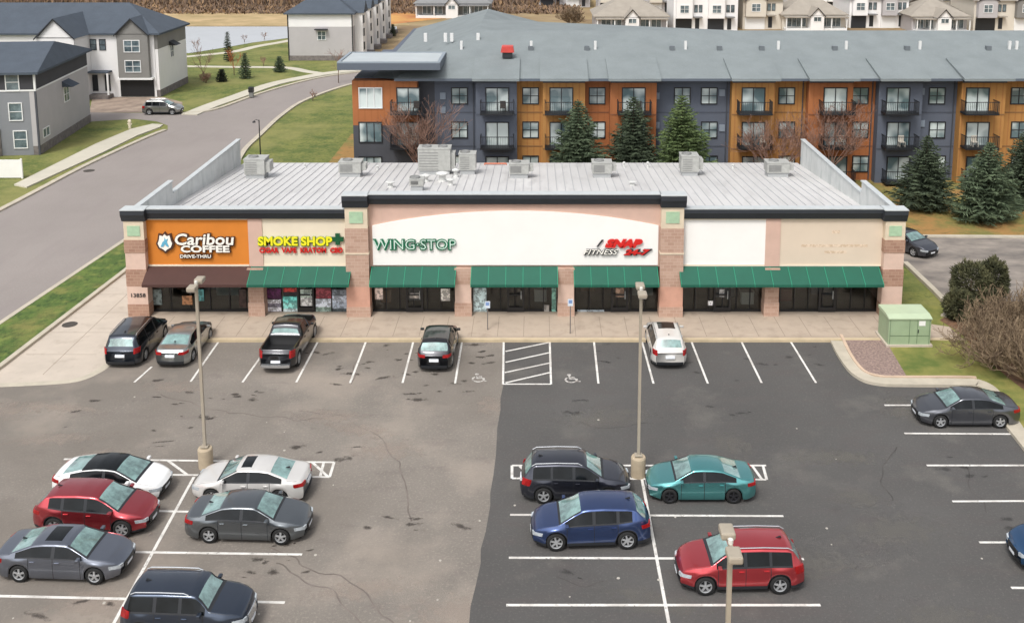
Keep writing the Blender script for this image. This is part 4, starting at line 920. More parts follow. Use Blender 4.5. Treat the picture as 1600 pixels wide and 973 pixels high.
ap_or = mat('siding_ochre', rgb(172,124,68), .8, var=.06, scale=.5); ap_rd = mat('siding_rust', rgb(162,100,58), .8, var=.06, scale=.5)
for m_ in (ap_or, ap_rd): overlay(m_, 'wave', .55, rgb(140,84,44), .8, .97, .35, stretch=(1,1,0))
ap_dark = mat('siding_charcoal', rgb(70,72,78), .8, var=.08, scale=.6)
shing = mat('shingle_grey', rgb(122,129,130), .9, var=.06, scale=.5, bump=.3, bscale=12); overlay(shing, 'noise', 12, rgb(140,147,148), .5, .7, .5); overlay(shing, 'noise', .4, rgb(112,119,121), .5, .7, .5)
fascia = mat('fascia_grey', rgb(86,94,104), .6)
apg = mat('apartment_glass', rgb(92,112,116), .1, spec=.9, col2=rgb(205,215,212), scale=.55, detail=1, lo=.4, hi=.6)
YA = 91.0; apt = empty('apartment_block', (0, YA, 0), 0, 'long three-storey apartment block in orange and slate blue with balconies and a grey shingle roof', 'apartment building')
def apart(mb, name, m): mb.v = [(a, b_-YA, c) for a, b_, c in mb.v]; return mb.build(name, m, apt)
AX = lambda px, Y=YA: FX(px, 5, Y)
zE = FZ(122, YA-1)
sections = [(555,655,'r',1),(655,680,'d',0),(680,745,'b',0),(745,808,'b',1),(808,848,'o',0),(848,913,'o',1),(913,952,'r',0),(952,1023,'r',1),(1023,1139,'b',0),(1139,1205,'o',1),(1205,1257,'o',0),(1257,1325,'r',1),(1325,1365,'r',0),(1365,1432,'b',1),(1432,1492,'b',0),(1492,1560,'o',1),(1560,1640,'o',0),(1640,1710,'r',1),(1710,1900,'b',0)]
mm = dict(r=ap_rd, d=ap_dark, b=ap_blue, o=ap_or)
XE = AX(1900); XW = AX(555)
eg = mat('eave_board_dark', rgb(66,70,78), .7)  # dark slate tone of the eave boards and downpipes
for a, b_, c, pj in sections:
    x0, x1 = AX(a), AX(b_); y0 = YA-(1.0 if pj else 0)
    if a == 555:
        zz = FZ(196, YA-1); q = MB(); q.box(x0, x1, y0, YA+.3, zz, zE-.25); apart(q, 'wall', ap_rd); q = MB(); q.box(x0, x1, y0+.003, YA+.3, 0, zz); apart(q, 'wall', ap_dark); continue
    q = MB(); q.box(x0, x1, y0, YA+.3, 0, zE-.15); apart(q, 'wall', mm[c])
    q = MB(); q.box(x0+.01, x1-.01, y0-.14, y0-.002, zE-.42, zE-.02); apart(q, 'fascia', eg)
q = MB(); q.box(XW, XE, YA+.3, YA+18, 0, zE-.15); q.box(XW+1, AX(900), YA+18, 128, 0, zE-.15); apart(q, 'wall', ap_blue)
# windows and balcony doors
wf = mat('window_frame_black', rgb(34,36,40), .5)
zw = [FZ(150, YA), FZ(203, YA), FZ(256, YA)]
for px in (718, 829, 933, 1066, 1108, 1229, 1344, 1464, 1592, 1740):
    for z in zw:
        o = windowobj(apt, 'f', FX(px, z), z, 1.3, 1.35, wf, apg, 1, True, pos=0.0); o.location = (0, 0, 0)
        # windowobj x computed on YF plane -> shift to YA
        dx = FX(px, z, YA)-FX(px, z); o.location.x = dx
for k, z in enumerate(zw):
    o = windowobj(apt, 'f', FX(579, z, YA-1), z-.0, 1.9, 1.7, wf if k else mat('frame_white', rgb(220,222,220), .5), apg, 2, False, pos=-1.0)
rail_m = mat('balcony_rail_black', rgb(28,30,34), .5)
def balcony(px, z, yp, wd=2.9, side=0):
    x = FX(px, z, YA-1); o = windowobj(apt, 'f', x, z-.18, 1.9, 2.05, wf, apg, 1, False, pos=yp-YA)
    e_ = MB(); x0, x1 = x-wd/2, x+wd/2; zf = z-1.3; y0 = yp-1.35
    e_.box(x0, x1, y0, yp-.01, zf, zf+.16); bal = apart(e_, 'balcony', rail_m)
    r_ = MB()
    r_.box(x0, x1, y0, y0+.05, zf+1.12, zf+1.18); r_.box(x0, x1, y0, y0+.04, zf+.24, zf+.28)
    for xx in (x0, x1-.05): r_.box(xx, xx+.05, y0+.05, yp-.02, zf+1.12, zf+1.18)
    n_ = 18
    for i in range(n_+1): xx = x0+.02+(wd-.06)*i/n_; r_.box(xx, xx+.025, y0+.008, y0+.033, zf+.16, zf+1.13)
    for i in range(1, 9):
        yy = y0+i*.15
        for xx in (x0+.01, x1-.035): r_.box(xx, xx+.025, yy, yy+.025, zf+.16, zf+1.13)
    r_.v = [(a, b_-YA, c) for a, b_, c in r_.v]; r_.build('railing', rail_m, bal)
for px in (777, 877, 990, 1177, 1305, 1403, 1527, 1674):
    for z in zw: balcony(px, z, YA-1)
for z in zw[:2]: balcony(638, z, YA-1)
ra = random.Random(17)
for px in (777, 877, 990, 1177, 1305, 1403, 1527, 638):
    for k, z in enumerate(zw):
        if ra.random() < .55:
            x = FX(px, z, YA-1)+ra.uniform(-.8,.5); zf = z-1.14; q = MB()
            q.box(x, x+.5, YA-1.9, YA-1.4, zf+.38, zf+.44); q.box(x, x+.5, YA-1.44, YA-1.4, zf+.44, zf+.95)
            for a_ in (0, .45):
                for b_ in (0, .45): q.box(x+a_, x+a_+.05, YA-1.9+b_, YA-1.85+b_, zf, zf+.38)
            c_ = q.build('balcony_chair', mat('chair_%s' % ('pale' if k % 2 else 'dark'), rgb(190,184,172) if k % 2 else rgb(60,54,50), .7))
            tag(c_, 'small chair standing on an apartment balcony', 'chair', 'chairs on the apartment balconies')
for px in (745, 808, 1022, 1139, 1257, 1365, 1492):
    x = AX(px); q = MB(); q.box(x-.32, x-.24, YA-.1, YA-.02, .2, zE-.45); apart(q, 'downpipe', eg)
for a, b_, c, pj in sections:
    if a == 555: continue
    x0, x1 = AX(a), AX(b_); y0 = YA-(1.0 if pj else 0)
    for zz in (zw[0]-1.55, zw[1]-1.55): q = MB(); q.box(x0+.02, x1-.02, y0-.03, y0-.002, zz, zz+.12); apart(q, 'floor_trim', mat('trim_'+c, tuple(v*.7 for v in dict(r=rgb(152,96,64), d=rgb(70,72,78), b=rgb(90,96,108), o=rgb(158,116,72))[c][:3])+(1,), .8))
# wall vents
for px, py in ((1026,150),(1128,145),(692,150),(692,172),(1440,143),(1440,193),(1566,143),(1128,200),(1026,196)):
    x, z = V(px, py, YA); q = MB(); q.box(x-.25, x+.25, YA-.1, YA-.01, z-.3, z+.3); apart(q, 'wall_unit', mat('vent_pale', rgb(130,140,152), .6))
# main roof: gable to +x, hip at west, wing to the back
zR = 12.55; yr_ = YA+9; ye = YA-1.5; XWg = FX(580, zE, ye)
zE2 = zE
q = MB()
wx = -5.7; hw_ = 9.0; ybk = 127.0
A = (XWg+2.0, ye, zE2); B = (XE, ye, zE2); Cc = (XE, yr_, zR); D = (wx, yr_, zR)
q.face([A, B, Cc, D]); q.face([B, (XE, YA+19, zE2), Cc])
q.face([Cc, (XE, YA+19, zE2), (wx+hw_, YA+19, zE2), (wx, YA+19-.0, zR), D])
W1 = (XWg+2.0, YA+9, zE2); 
q.face([A, D, (XWg, YA+9, zE2), (XWg, ye+1, zE2)])
ap_ = (wx, ybk-6, zR)
q.face([D, ap_, (wx-hw_, ybk, zE2), (XWg, YA+9, zE2)]); q.face([ap_, (wx+hw_, ybk, zE2), (wx-hw_, ybk, zE2)])
q.face([(wx, YA+19, zR), (wx+hw_, YA+19, zE2), (wx+hw_, ybk, zE2), ap_])
apart(q, 'roof', shing)
q = MB(); q.box(XWg+2, XE, ye-.06, ye, zE2-.2, zE2+.02); apart(q, 'gutter', fascia)
# roof step boxes over the projecting bays
for a, b_, c, pj in sections:
    if pj and a != 555:
        x0, x1 = AX(a)-.25, AX(b_)+.25; q = MB(); q.prism([(YA-2.1, zE-.12), (YA-2.1, zE+.1), (YA+2.4, zE+1.28), (YA+2.4, zE+.9)][::-1], x0, x1, ax='x'); apart(q, 'dormer_roof', shing)
# flat canopy roof at the west corner
ax0, ax1 = FX(527, zE+.3, YA-2.4), FX(688, zE+.3, YA-2.4); zt_ = FZ(97, YA-2.4)
q = MB(); q.box(ax0, ax1, YA-2.4, YA+3.8, zt_-.72, zt_-.12); apart(q, 'canopy_roof', fascia)
q = MB(); q.box(ax0+.3, ax1-.3, YA-2.1, YA+3.6, zt_-.12, zt_-.06); apart(q, 'canopy_membrane', mat('membrane_grey', rgb(172,178,180), .7, var=.05, scale=.4))
q = MB(); q.box(ax0, ax1, YA-2.4, YA-2.15, zt_-.119, zt_); q.box(ax0, ax0+.25, YA-2.14, YA+3.8, zt_-.119, zt_+.001); q.box(ax1-.25, ax1, YA-2.14, YA+3.8, zt_-.119, zt_+.001); q.box(ax0+.26, ax1-.26, YA+3.55, YA+3.8, zt_-.119, zt_-.001); apart(q, 'canopy_coping', mat('coping_blue_grey', rgb(136,146,154), .5))
# penthouse vents
def rv(px, py, h_, w_, m, name='roof_vent'):
    best = None
    Y = 95
    for _ in range(30):
        zr_ = zE2+(zR-zE2)*min(1, max(0, (Y-ye)/(yr_-ye))); X, Y2 = G(px, py, zr_); Y = .5*Y+.5*Y2
    q = MB(); q.box(X-w_/2, X+w_/2, Y-w_/2, Y+w_/2, zr_-.2, zr_+h_); apart(q, name, m)
pv = mat('pipe_white', rgb(214,214,212), .5); gv = mat('vent_grey', rgb(104,110,114), .6)
for px in (721, 722+108, 930, 1071, 1216, 1322, 1437, 1577, 1588): rv(px, 77, .75, .22, pv)
for px in (829, 917, 1050, 1124, 1190, 1304, 1417, 1544): rv(px, 78, .35, .45, gv)
for px in (665, 696, 706, 747): rv(px, 62, .6, .3, pv)
redm = mat('red_hood', rgb(196,70,62), .5, var=.1, scale=2)
e = empty('roof_exhaust', (*G(793, 83, 11.3), 11.0), 0, 'red exhaust hood on the grey apartment roof', 'exhaust hood')
q = MB(); q.box(-.45,.45,-.45,.45,-.1,.4); q.build('curb', dark_m, e); q = MB(); q.prism([(-.6,.4),(.6,.4),(.5,.95),(-.5,.95)][::-1], -.55, .55, ax='y'); q.build('hood', redm, e)

# generic houses
sh_blue = mat('shingle_blue_black', rgb(72,80,90), .9, var=.08, scale=.7, bump=.3, bscale=10); overlay(sh_blue, 'noise', 10, rgb(90,98,106), .5, .75, .5)
sh_tan = mat('shingle_tan', rgb(152,144,133), .9, var=.07, scale=.7); sh_gr = mat('shingle_mid_grey', rgb(128,128,128), .9, var=.06, scale=.7)
s_grey = mat('siding_light_grey', rgb(176,172,172), .8, var=.03, scale=.6); overlay(s_grey, 'wave', 2.2, rgb(156,152,154), .6, .95, .5, stretch=(0,0,1))
s_mid = mat('siding_mid_grey', rgb(128,130,134), .8, var=.04, scale=.6); overlay(s_mid, 'wave', 2.2, rgb(112,114,118), .6, .95, .5, stretch=(0,0,1))
s_white = mat('siding_white', rgb(230,228,226), .75, var=.02, scale=.5); overlay(s_white, 'wave', 2.2, rgb(206,206,206), .6, .95, .4, stretch=(0,0,1))
s_char = mat('siding_dark', rgb(62,62,66), .8, var=.06, scale=.6); overlay(s_char, 'wave', 2.2, rgb(50,50,54), .6, .95, .5, stretch=(0,0,1))
s_taupe = mat('siding_taupe', rgb(128,126,122), .8, var=.04, scale=.6); s_cream = mat('siding_cream', rgb(206,198,184), .8, var=.03, scale=.5)
stonef = mat('stone_base', rgb(104,98,96), .9, col2=rgb(132,124,120), scale=2)
trimw = mat('trim_white', rgb(226,226,224), .6)
def hip_roof(x0, x1, y0, y1, ze, zr, ov=.5, axis='x', gable=False, inset=None):
    q = MB(); x0 -= ov; x1 += ov; y0 -= ov; y1 += ov
    if axis == 'x':
        r_ = inset if inset else (y1-y0)/2; ym = (y0+y1)/2; A, B = (x0+r_, ym, zr), (x1-r_, ym, zr)
        q.face([(x0,y0,ze),(x1,y0,ze),B,A]); q.face([(x1,y1,ze),(x0,y1,ze),A,B]); q.face([(x1,y0,ze),(x1,y1,ze),B]); q.face([(x0,y1,ze),(x0,y0,ze),A])
    else:
        r_ = 0 if gable else (x1-x0)/2; xm = (x0+x1)/2; A, B = (xm, y0+r_, zr), (xm, y1-r_, zr)
        q.face([(x0,y1,ze),(x0,y0,ze),A,B]); q.face([(x1,y0,ze),(x1,y1,ze),B,A]); q.face([(x0,y0,ze),(x1,y0,ze),A]); q.face([(x1,y1,ze),(x0,y1,ze),B])
    q.face([(x0,y0,ze-.01),(x0,y1,ze-.01),(x1,y1,ze-.01),(x1,y0,ze-.01)])
    q.box(x0, x1, y0-.03, y0-.001, ze-.22, ze+.02)
    q.box(x1+.001, x1+.03, y0, y1, ze-.22, ze+.02)
    return q
def bxp(par, name, m, *a): q = MB(); q.box(*a); return q.build(name, m, par)
# near left townhouse
XA_, YA_ = -49.0, 103.0
h1 = empty('townhouse', (G(63,242)[0], G(63, 242)[1], 0), R(6), 'light grey townhouse at the left edge with charcoal upper band and dark hip roof', 'townhouse', 'townhouses along the left street')
H1 = 8.35
bxp(h1, 'wall', s_grey, -.6, 0, .003, 16, .9, 6.5); bxp(h1, 'wall', s_mid, -30, -.6, 0, 16, .0, 6.5); bxp(h1, 'foundation', stonef, -.6, .02, .02, 16.02, 0, .9)
bxp(h1, 'wall', s_char, -30, .01, -.01, 16.01, 6.5, H1); bxp(h1, 'trim_band', trimw, -30, .05, -.05, 0, 6.42, 6.58); bxp(h1, 'trim_band', trimw, .01, .06, 0, 16, 6.42, 6.58)
bxp(h1, 'corner_board', mat('corner_dark', rgb(70,72,78), .7), -.12, .06, -.06, .1, 0, 6.42); bxp(h1, 'corner_board', trimw, -.12, .07, -.07, .1, 6.58, H1)
hip_roof(-30, 0, 0, 16, H1, H1+2.0, inset=1.1).build('roof', sh_blue, h1)
for u, z in ((-2.1, 7.35), (-2.0, 4.4), (-1.75, 1.6)): windowobj(h1, 'f', u, z, 1.15, 1.65, trimw, glassd, 0, True)
for u, z in ((-9, 7.35), (-9, 4.2)): windowobj(h1, 'f', u, z, 1.15, 1.65, trimw, glassd, 0, True)
windowobj(h1, 'e', 8.6, 4.6, 1.5, 1.5, trimw, glassd, 1, True); windowobj(h1, 'e', 2.0, 1.9, 1.7, .8, trimw, glassd, 1, False)
q = MB(); q.prism([(0,5.5),(1.1,5.5),(.0,6.1)], 7.5, 9.7, ax='y'); q.v = [(x, y, z) for x, y, z in q.v]; q.build('awning', sh_blue, h1)
bxp(h1, 'balcony', trimw, -10, -4.3, -1.6, -.07, 2.75, 2.95); bxp(h1, 'patio_door', glassd, -6.6, -4.6, -.04, -.006, 3.0, 5.3); bxp(h1, 'porch_post', stonef, -4.7, -4.3, -1.6, -1.2, 0, 2.75); bxp(h1, 'porch_roof', sh_blue, -8, -4.2, -1.2, -.02, 5.6, 5.8)
bxp(h1, 'entry_stone', stonef, -12, -3.6, -.12, -.002, 0, 2.7)
# white townhouse
h2x, h2y = G(250, 152); h2 = empty('townhouse', (h2x, h2y, 0), 0, 'white townhouse with grey gabled bay and blue-black roof beyond the side street', 'townhouse', 'townhouses along the left street')
H2 = 8.3
bxp(h2, 'wall', s_white, -34, 0, .2, 11, .9, 6.2); bxp(h2, 'foundation', stonef, -34, .02, .22, 11.02, 0, .9); bxp(h2, 'wall', s_taupe, -34, .01, .19, 11.01, 6.2, H2-.02)
bxp(h2, 'wall', s_white, -30, -.4, .1, .19, .0, H2-.03)
hip_roof(-34, 0, .2, 11, H2, H2+3.4).build('roof', sh_blue, h2)
bxp(h2, 'bay', s_taupe, -4.9, -.95, -.6, .098, 2.6, H2-.03)
def gable(par, x0, x1, yf, yb, ze, zr, m, wallm):
    q = MB(); xm = (x0+x1)/2; q.face([(x0-.25,yf-.3,ze-.12),(xm,yf-.3,zr),(xm,yb,zr),(x0-.25,yb,ze-.12)][::-1]); q.face([(x1+.25,yf-.3,ze-.12),(xm,yf-.3,zr),(xm,yb,zr),(x1+.25,yb,ze-.12)])
    q.build('gable_roof', m, par); q = MB(); q.prism([(x0,ze-.1),(x1,ze-.1),(xm,zr-.12)][::-1], yf, yf+.3, ax='y'); q.build('gable_wall', wallm, par)
    q = MB()
    for s in (-1, 1):
        xe = x0-.25 if s < 0 else x1+.25
        q.face([(xe,yf-.31,ze-.12),(xm,yf-.31,zr),(xm,yf-.31,zr-.22),(xe,yf-.31,ze-.34)])
    q.build('bargeboard', dark_m, par)
gable(h2, -4.9, -.95, -.6, 4, H2, H2+2.0, sh_blue, s_taupe)
bxp(h2, 'garage_door', black_m, -5.0, -.7, -.02, .15, .1, 2.3); bxp(h2, 'trim_band', trimw, -5.1, -.6, -.66, .09, 2.35, 2.6)
for z in (6.7, 4.1): windowobj(h2, 'f', -3.0, z, 1.9, 1.4, trimw, glassd, 1, True, pos=-.6)
for u in (-8.2, -7.0): windowobj(h2, 'f', u, 6.8, .7, 1.3, dark_m, glassd, 0, True, pos=.1)
bxp(h2, 'porch_roof', sh_blue, -9.2, -6.0, -1.3, .09, 3.3, 3.5); bxp(h2, 'door', dark_m, -8.6, -7.9, .02, .095, .8, 2.9); bxp(h2, 'door', dark_m, -7.0, -6.3, .02, .095, .8, 2.9); bxp(h2, 'porch_steps', stonef, -9, -6, -1.6, .05, 0, .5)
bxp(h2, 'porch_post', trimw, -9.2, -9.0, -1.3, -1.1, .5, 3.3); bxp(h2, 'porch_post', trimw, -6.2, -6.0, -1.3, -1.1, .5, 3.3)
bxp(h2, 'wall', s_white, -13.2, -8.6, -4.5, .09, 0, H2); gable(h2, -13.2, -8.6, -4.5, 4, H2, H2+2.4, sh_blue, s_white)
windowobj(h2, 'f', -10.0, 6.0, 1.0, 1.4, trimw, glassd, 0, True, pos=-4.5)
windowobj(h2, 'e', 5.2, 5.3, 1.2, 1.5, trimw, glassd, 1, True); q = MB(); q.prism([(0.02,6.15),(1.0,6.15),(.02,6.7)], 4.3, 6.1, ax='y'); q.build('awning', dark_m, h2)
# grey and white townhouse row end beyond the pond lawn
h3x, h3y = G(552, 95); h3 = empty('townhouse', (h3x, h3y, 0), 0, 'narrow end townhouse with white upper band and grey lower wall beside the pond', 'townhouse', 'townhouses along the left street')
bxp(h3, 'wall', s_grey, -10.2, 0, 0, 38, .8, 5.4); bxp(h3, 'foundation', stonef, -10.2, .02, -.02, 38, 0, .8); bxp(h3, 'wall', s_white, -10.21, .01, -.01, 38, 5.4, 7.6)
hip_roof(-10.2, 0, 0, 38, 7.6, 11.2, axis='y').build('roof', sh_blue, h3)
windowobj(h3, 'f', -4.9, 4.0, 1.2, 1.3, trimw, glassd, 1, True); q = MB(); q.box(-5.9, -3.9, -.8, 0, 4.95, 5.1); q.build('awning', dark_m, h3)
bxp(h3, 'corner_board', black_m, -.1, .06, -.05, .1, 0, 7.4); bxp(h3, 'corner_board', black_m, -10.28, -10.1, -.05, .1, 0, 7.4)
for i in range(5):
    y = 2+i*7.2; bxp(h3, 'bay', s_white, .02, 1.3, y, y+3.6, 0, 7.5)
    q = MB(); q.prism([(y-.3,7.4),(y+3.9,7.4),(y+1.8,9.4)], -2, 1.6, ax='x'); q.build('gable_roof', sh_blue, h3)
    for z in (2, 4.2, 6.3): windowobj(h3, 'e', y+1.0, z, .8, 1.1, dark_m, glassd, 0, False, pos=1.3); windowobj(h3, 'e', y+5.3, z, .9, 1.1, dark_m, glassd, 0, False)
    bxp(h3, 'porch', stonef, .05, 2.2, y+4.2, y+6.4, 0, .6)
# far right neighbourhood
def far_house(px0, px1, base_py, kind, label, roofm, wallm, nstory=2, depth=11, seed=0):
    rnd = random.Random(seed); xa, ya = G(px0, base_py); xb, _ = G(px1, base_py); W_ = xb-xa
    e = empty('house', (xa, ya, 0), 0, label, 'house', 'houses beyond the apartment block'); ze = 2.9*nstory+.2
    if kind == 'long':
        bxp(e, 'wall', wallm, 0, W_, 0, depth, 0, ze); hip_roof(0, W_, 0, depth, ze, ze+3.6, .5).build('roof', roofm, e)
        bxp(e, 'porch_floor', trimw, .2, W_-.2, -2.2, -.01, 0, .5); bxp(e, 'porch_roof', roofm, .0, W_, -2.4, .0, ze-.5, ze-.3)
        for i in range(5): bxp(e, 'porch_post', trimw, .2+(W_-.6)*i/4, .4+(W_-.6)*i/4, -2.2, -2.0, .5, ze-.5)
        m_ = W_/2; bxp(e, 'entry_bay', s_white, m_-1.3, m_+1.3, -2.7, -.02, 0, ze); gable(e, m_-1.3, m_+1.3, -2.7, 3, ze, ze+1.6, roofm, s_white)
        windowobj(e, 'f', m_, ze-.7, 1.4, .8, trimw, glassd, 1, False, pos=-2.7)
        for u in (.15, .3, .7, .85): windowobj(e, 'f', W_*u, ze*.5, 1.8, 1.7, trimw, glassd, 1, False)
    else:
        n_ = max(1, round(W_/6.5)); uw = W_/n_
        bxp(e, 'wall', wallm, 0, W_, 0, depth, 0, ze); hip_roof(0, W_, 0, depth, ze, ze+3.3, .4).build('roof', roofm, e)
        for i in range(n_):
            x0 = i*uw+.4; x1 = x0+uw*.5; bm_ = rnd.choice([s_white, s_cream, s_grey, s_taupe, wallm]); bxp(e, 'bay', bm_, x0, x1, -1.1, -.01, 2.6, ze); gable(e, x0, x1, -1.1, 3.5, ze, ze+1.8, roofm, bm_)
            bxp(e, 'garage_door', rnd.choice([black_m, dark_m, trimw]), x0, x1, -.2, -.01, 0, 2.4)
            for k in range(1, nstory): windowobj(e, 'f', (x0+x1)/2, 1.5+2.9*k, 1.6, 1.4, trimw, glassd, 1, True, pos=-1.1)
            for k in range(1, nstory):
                for t in (.0, .9): windowobj(e, 'f', x1+.8+t, 1.5+2.9*k, .55, 1.3, dark_m, glassd, 0, False)
            bxp(e, 'door', dark_m, x1+.7, x1+1.5, -.06, -.01, .3, 2.5); bxp(e, 'porch_roof', roofm, x1+.3, min(x1+2.0, W_), -1.2, -.02, 2.7, 2.9)
    return e
far_house(930,1042,50,'long','tan-roofed low house with white arched entry left of the white three-storey row', sh_tan, s_grey, 1, 12, 1)
far_house(1052,1152,49,'row','white three-storey townhouse pair with black garage doors', sh_gr, s_white, 3, 11, 2)
far_house(1160,1222,46,'row','cream townhouses with a sloping stair rail just right of the white three-storey pair', sh_tan, s_cream, 2, 14, 3)
far_house(1222,1320,47,'long','low cream house with a hipped tan roof right of the cream townhouses', sh_tan, s_cream, 1, 11, 4)
far_house(1326,1418,44,'row','pale grey townhouses with many small gables right of the low cream house', sh_gr, s_white, 2, 12, 5)
far_house(1424,1510,50,'long','tan-roofed low house with white entry gable and dark blue windows', sh_tan, s_grey, 1, 12, 6)
far_house(1520,1640,48,'row','cream and white townhouses at the right edge beyond the apartments', sh_tan, s_cream, 2, 12, 7)
far_house(935,1050,22,'row','grey townhouses right behind the low house left of the white row', sh_gr, s_grey, 2, 11, 8)
far_house(1165,1330,20,'row','long tan-roofed townhouse row behind the cream townhouses', sh_tan, s_white, 2, 12, 9)
far_house(1340,1450,20,'row','white townhouses behind the pale grey gabled ones', sh_gr, s_white, 2, 12, 10)
far_house(1460,1540,18,'row','dark-trimmed grey townhouses behind the low house with blue windows', sh_gr, s_taupe, 3, 12, 11)
far_house(1560,1700,16,'row','farthest white townhouses in the upper right corner', sh_gr, s_white, 3, 12, 12)
far_house(842,922,12,'row','white-roofed low building behind the apartment roof', mat('roof_white', rgb(222,220,216), .8), s_grey, 1, 20, 13)
far_house(650,765,27,'long','low house with a grey roof behind the apartment wing', sh_gr, s_taupe, 1, 12, 14)

# ---------------------------------------------------------------- vegetation
bark = mat('bark', rgb(92,76,62), .95, var=.2, scale=3); twig = mat('twigs_brown', rgb(150,118,102), .95, col2=rgb(116,88,76), scale=1.5)
twig2 = mat('twigs_tan', rgb(150,130,104), .95, col2=rgb(84,68,54), scale=2.2)
sp_m = mat('spruce_needles', rgb(54,68,48), .9, col2=rgb(100,114,86), scale=1.6, detail=4)
sp_d = mat('spruce_needles_dark', rgb(44,55,40), .9, col2=rgb(82,94,70), scale=1.6, detail=4)
sp_b = mat('spruce_needles_bright', rgb(58,76,40), .9, col2=rgb(108,124,76), scale=1.6, detail=4)  # brighter green needle tone, one tree only
def leafy(mb, c, d, ln, wd, rnd, mi=0):
    u = Vector((rnd.uniform(-1,1), rnd.uniform(-1,1), rnd.uniform(-.3,.6))); s = d.cross(u)
    if s.length < 1e-3: return
    s.normalize(); c = Vector(c); e_ = c+d*ln
    mb.face([c-s*wd*.5, e_-s*wd*.15, e_+s*wd*.15, c+s*wd*.5], mi)
def spruce(x, y, h, r, label, m, seed, z0=.1, cat='tree', name='spruce_tree', dens=1.0, sc=1.0):
    rnd = random.Random(seed); e = empty(name, (x, y, z0), rnd.uniform(0, 6), label, cat)
    t = MB(); t.tube([(0,0,-.1),(0,0,h*.5),(0,0,h*.97)], [r*.07+.04, r*.04+.02, .015], 7); t.build('trunk', bark, e)
    mb = MB(); z = h*.06
    while z < h*.985:
        f = 1-z/h; rr = r*1.16*(f**.72)*(.92+.16*rnd.random())
        if z < h*.14: rr *= .86
        n_ = max(5, int((9+11*f)*dens)); off = rnd.uniform(0, 6.28)
        for k in range(n_):
            a = off+2*math.pi*k/n_+rnd.uniform(-.22,.22); L_ = rr*rnd.uniform(.74,1.14)*(1+.38*mnoise.noise(Vector((math.cos(a)*1.3+seed*5, math.sin(a)*1.3, z*.75))))
            d0 = Vector((math.cos(a), math.sin(a), 0)); droop = -.28*f+.14
            m_ = max(3, int(L_/(.16*sc)))
            for q in range(m_):
                t_ = (q+.6)/m_; p = d0*(L_*t_)+Vector((0,0,z+L_*t_*droop+.16*L_*t_*t_))
                w_ = L_*.26*(1-.55*t_)+.07
                for s in (-1, 1):
                    dd = (d0*.75+Vector((-d0.y, d0.x, 0))*s*rnd.uniform(.4,1.0)+Vector((0,0,rnd.uniform(-.4,.15)))).normalized(); leafy(mb, p, dd, w_*rnd.uniform(.9,1.6), .11*sc+.05*w_, rnd)
                if q == m_-1: leafy(mb, p, (d0+Vector((0,0,.25))).normalized(), .22*sc, .09*sc, rnd)
        z += (.20+.11*f)*sc*(h/7)**.5
    for k in range(5): leafy(mb, (0,0,h*.93), Vector((rnd.uniform(-.3,.3), rnd.uniform(-.3,.3), 1)).normalized(), h*.07, .06, rnd)
    mb.build('crown', m, e); return e
def spr(px, top_py, Y, wpx, label, m, seed, **k):
    X = FX(px, 1, Y); z = FZ(top_py, Y); zc_ = Y*math.cos(PIT)+CAM_H*.8*math.sin(PIT); return spruce(X, Y, z-.1, wpx/2/(FPX/zc_), label, m, seed, **k)
spr(903,156,87.6,92,'full spruce behind the roof, left of the three in front of the orange wall', sp_m, 1)
spr(988,151,87.4,86,'darker middle spruce of the three behind the shop roof', sp_d, 2)
spr(1063,148,87.2,100,'bright green spruce behind the tall square rooftop unit', sp_b, 3)
def sprg(px, top_py, base_py, wpx, label, m, seed, z0=.13, **k):
    X, Y = G(px, base_py, z0); z = FZ(top_py, Y); return spruce(X, Y, z-z0, wpx/2/(FPX/(Y*math.cos(PIT)+3.6)), label, m, seed, z0=z0, **k)
sprg(1443,212,327,82,'spruce right behind the right end of the strip mall roof', sp_d, 4)
sprg(1539,222,344,96,'broad spruce on the leaf-covered bank beside the rear drive', sp_m, 5)
sprg(1594,205,322,80,'spruce cut by the right edge of the photo', sp_d, 6)
sm = dict(z0=0, cat='tree', dens=1.0, sc=1.3)
sprg(357,50,96,13,'tall slender dark conifer near the pond', sp_d, 11, **sm)
sprg(347,108,128,15,'small dark cone-shaped conifer on the corner lawn', mat('yew', rgb(30,36,26), .9), 12, **sm)
sprg(384,83,123,17,'slim green conifer standing on the lawn path', sp_m, 13, **sm)
sprg(437,88,113,18,'small conifer on the lawn nearest the grey end townhouse', sp_m, 14, **sm)
sprg(614,38,57,9,'tiny conifer beyond the apartment wing beside the white townhouse row', sp_d, 15, **sm)
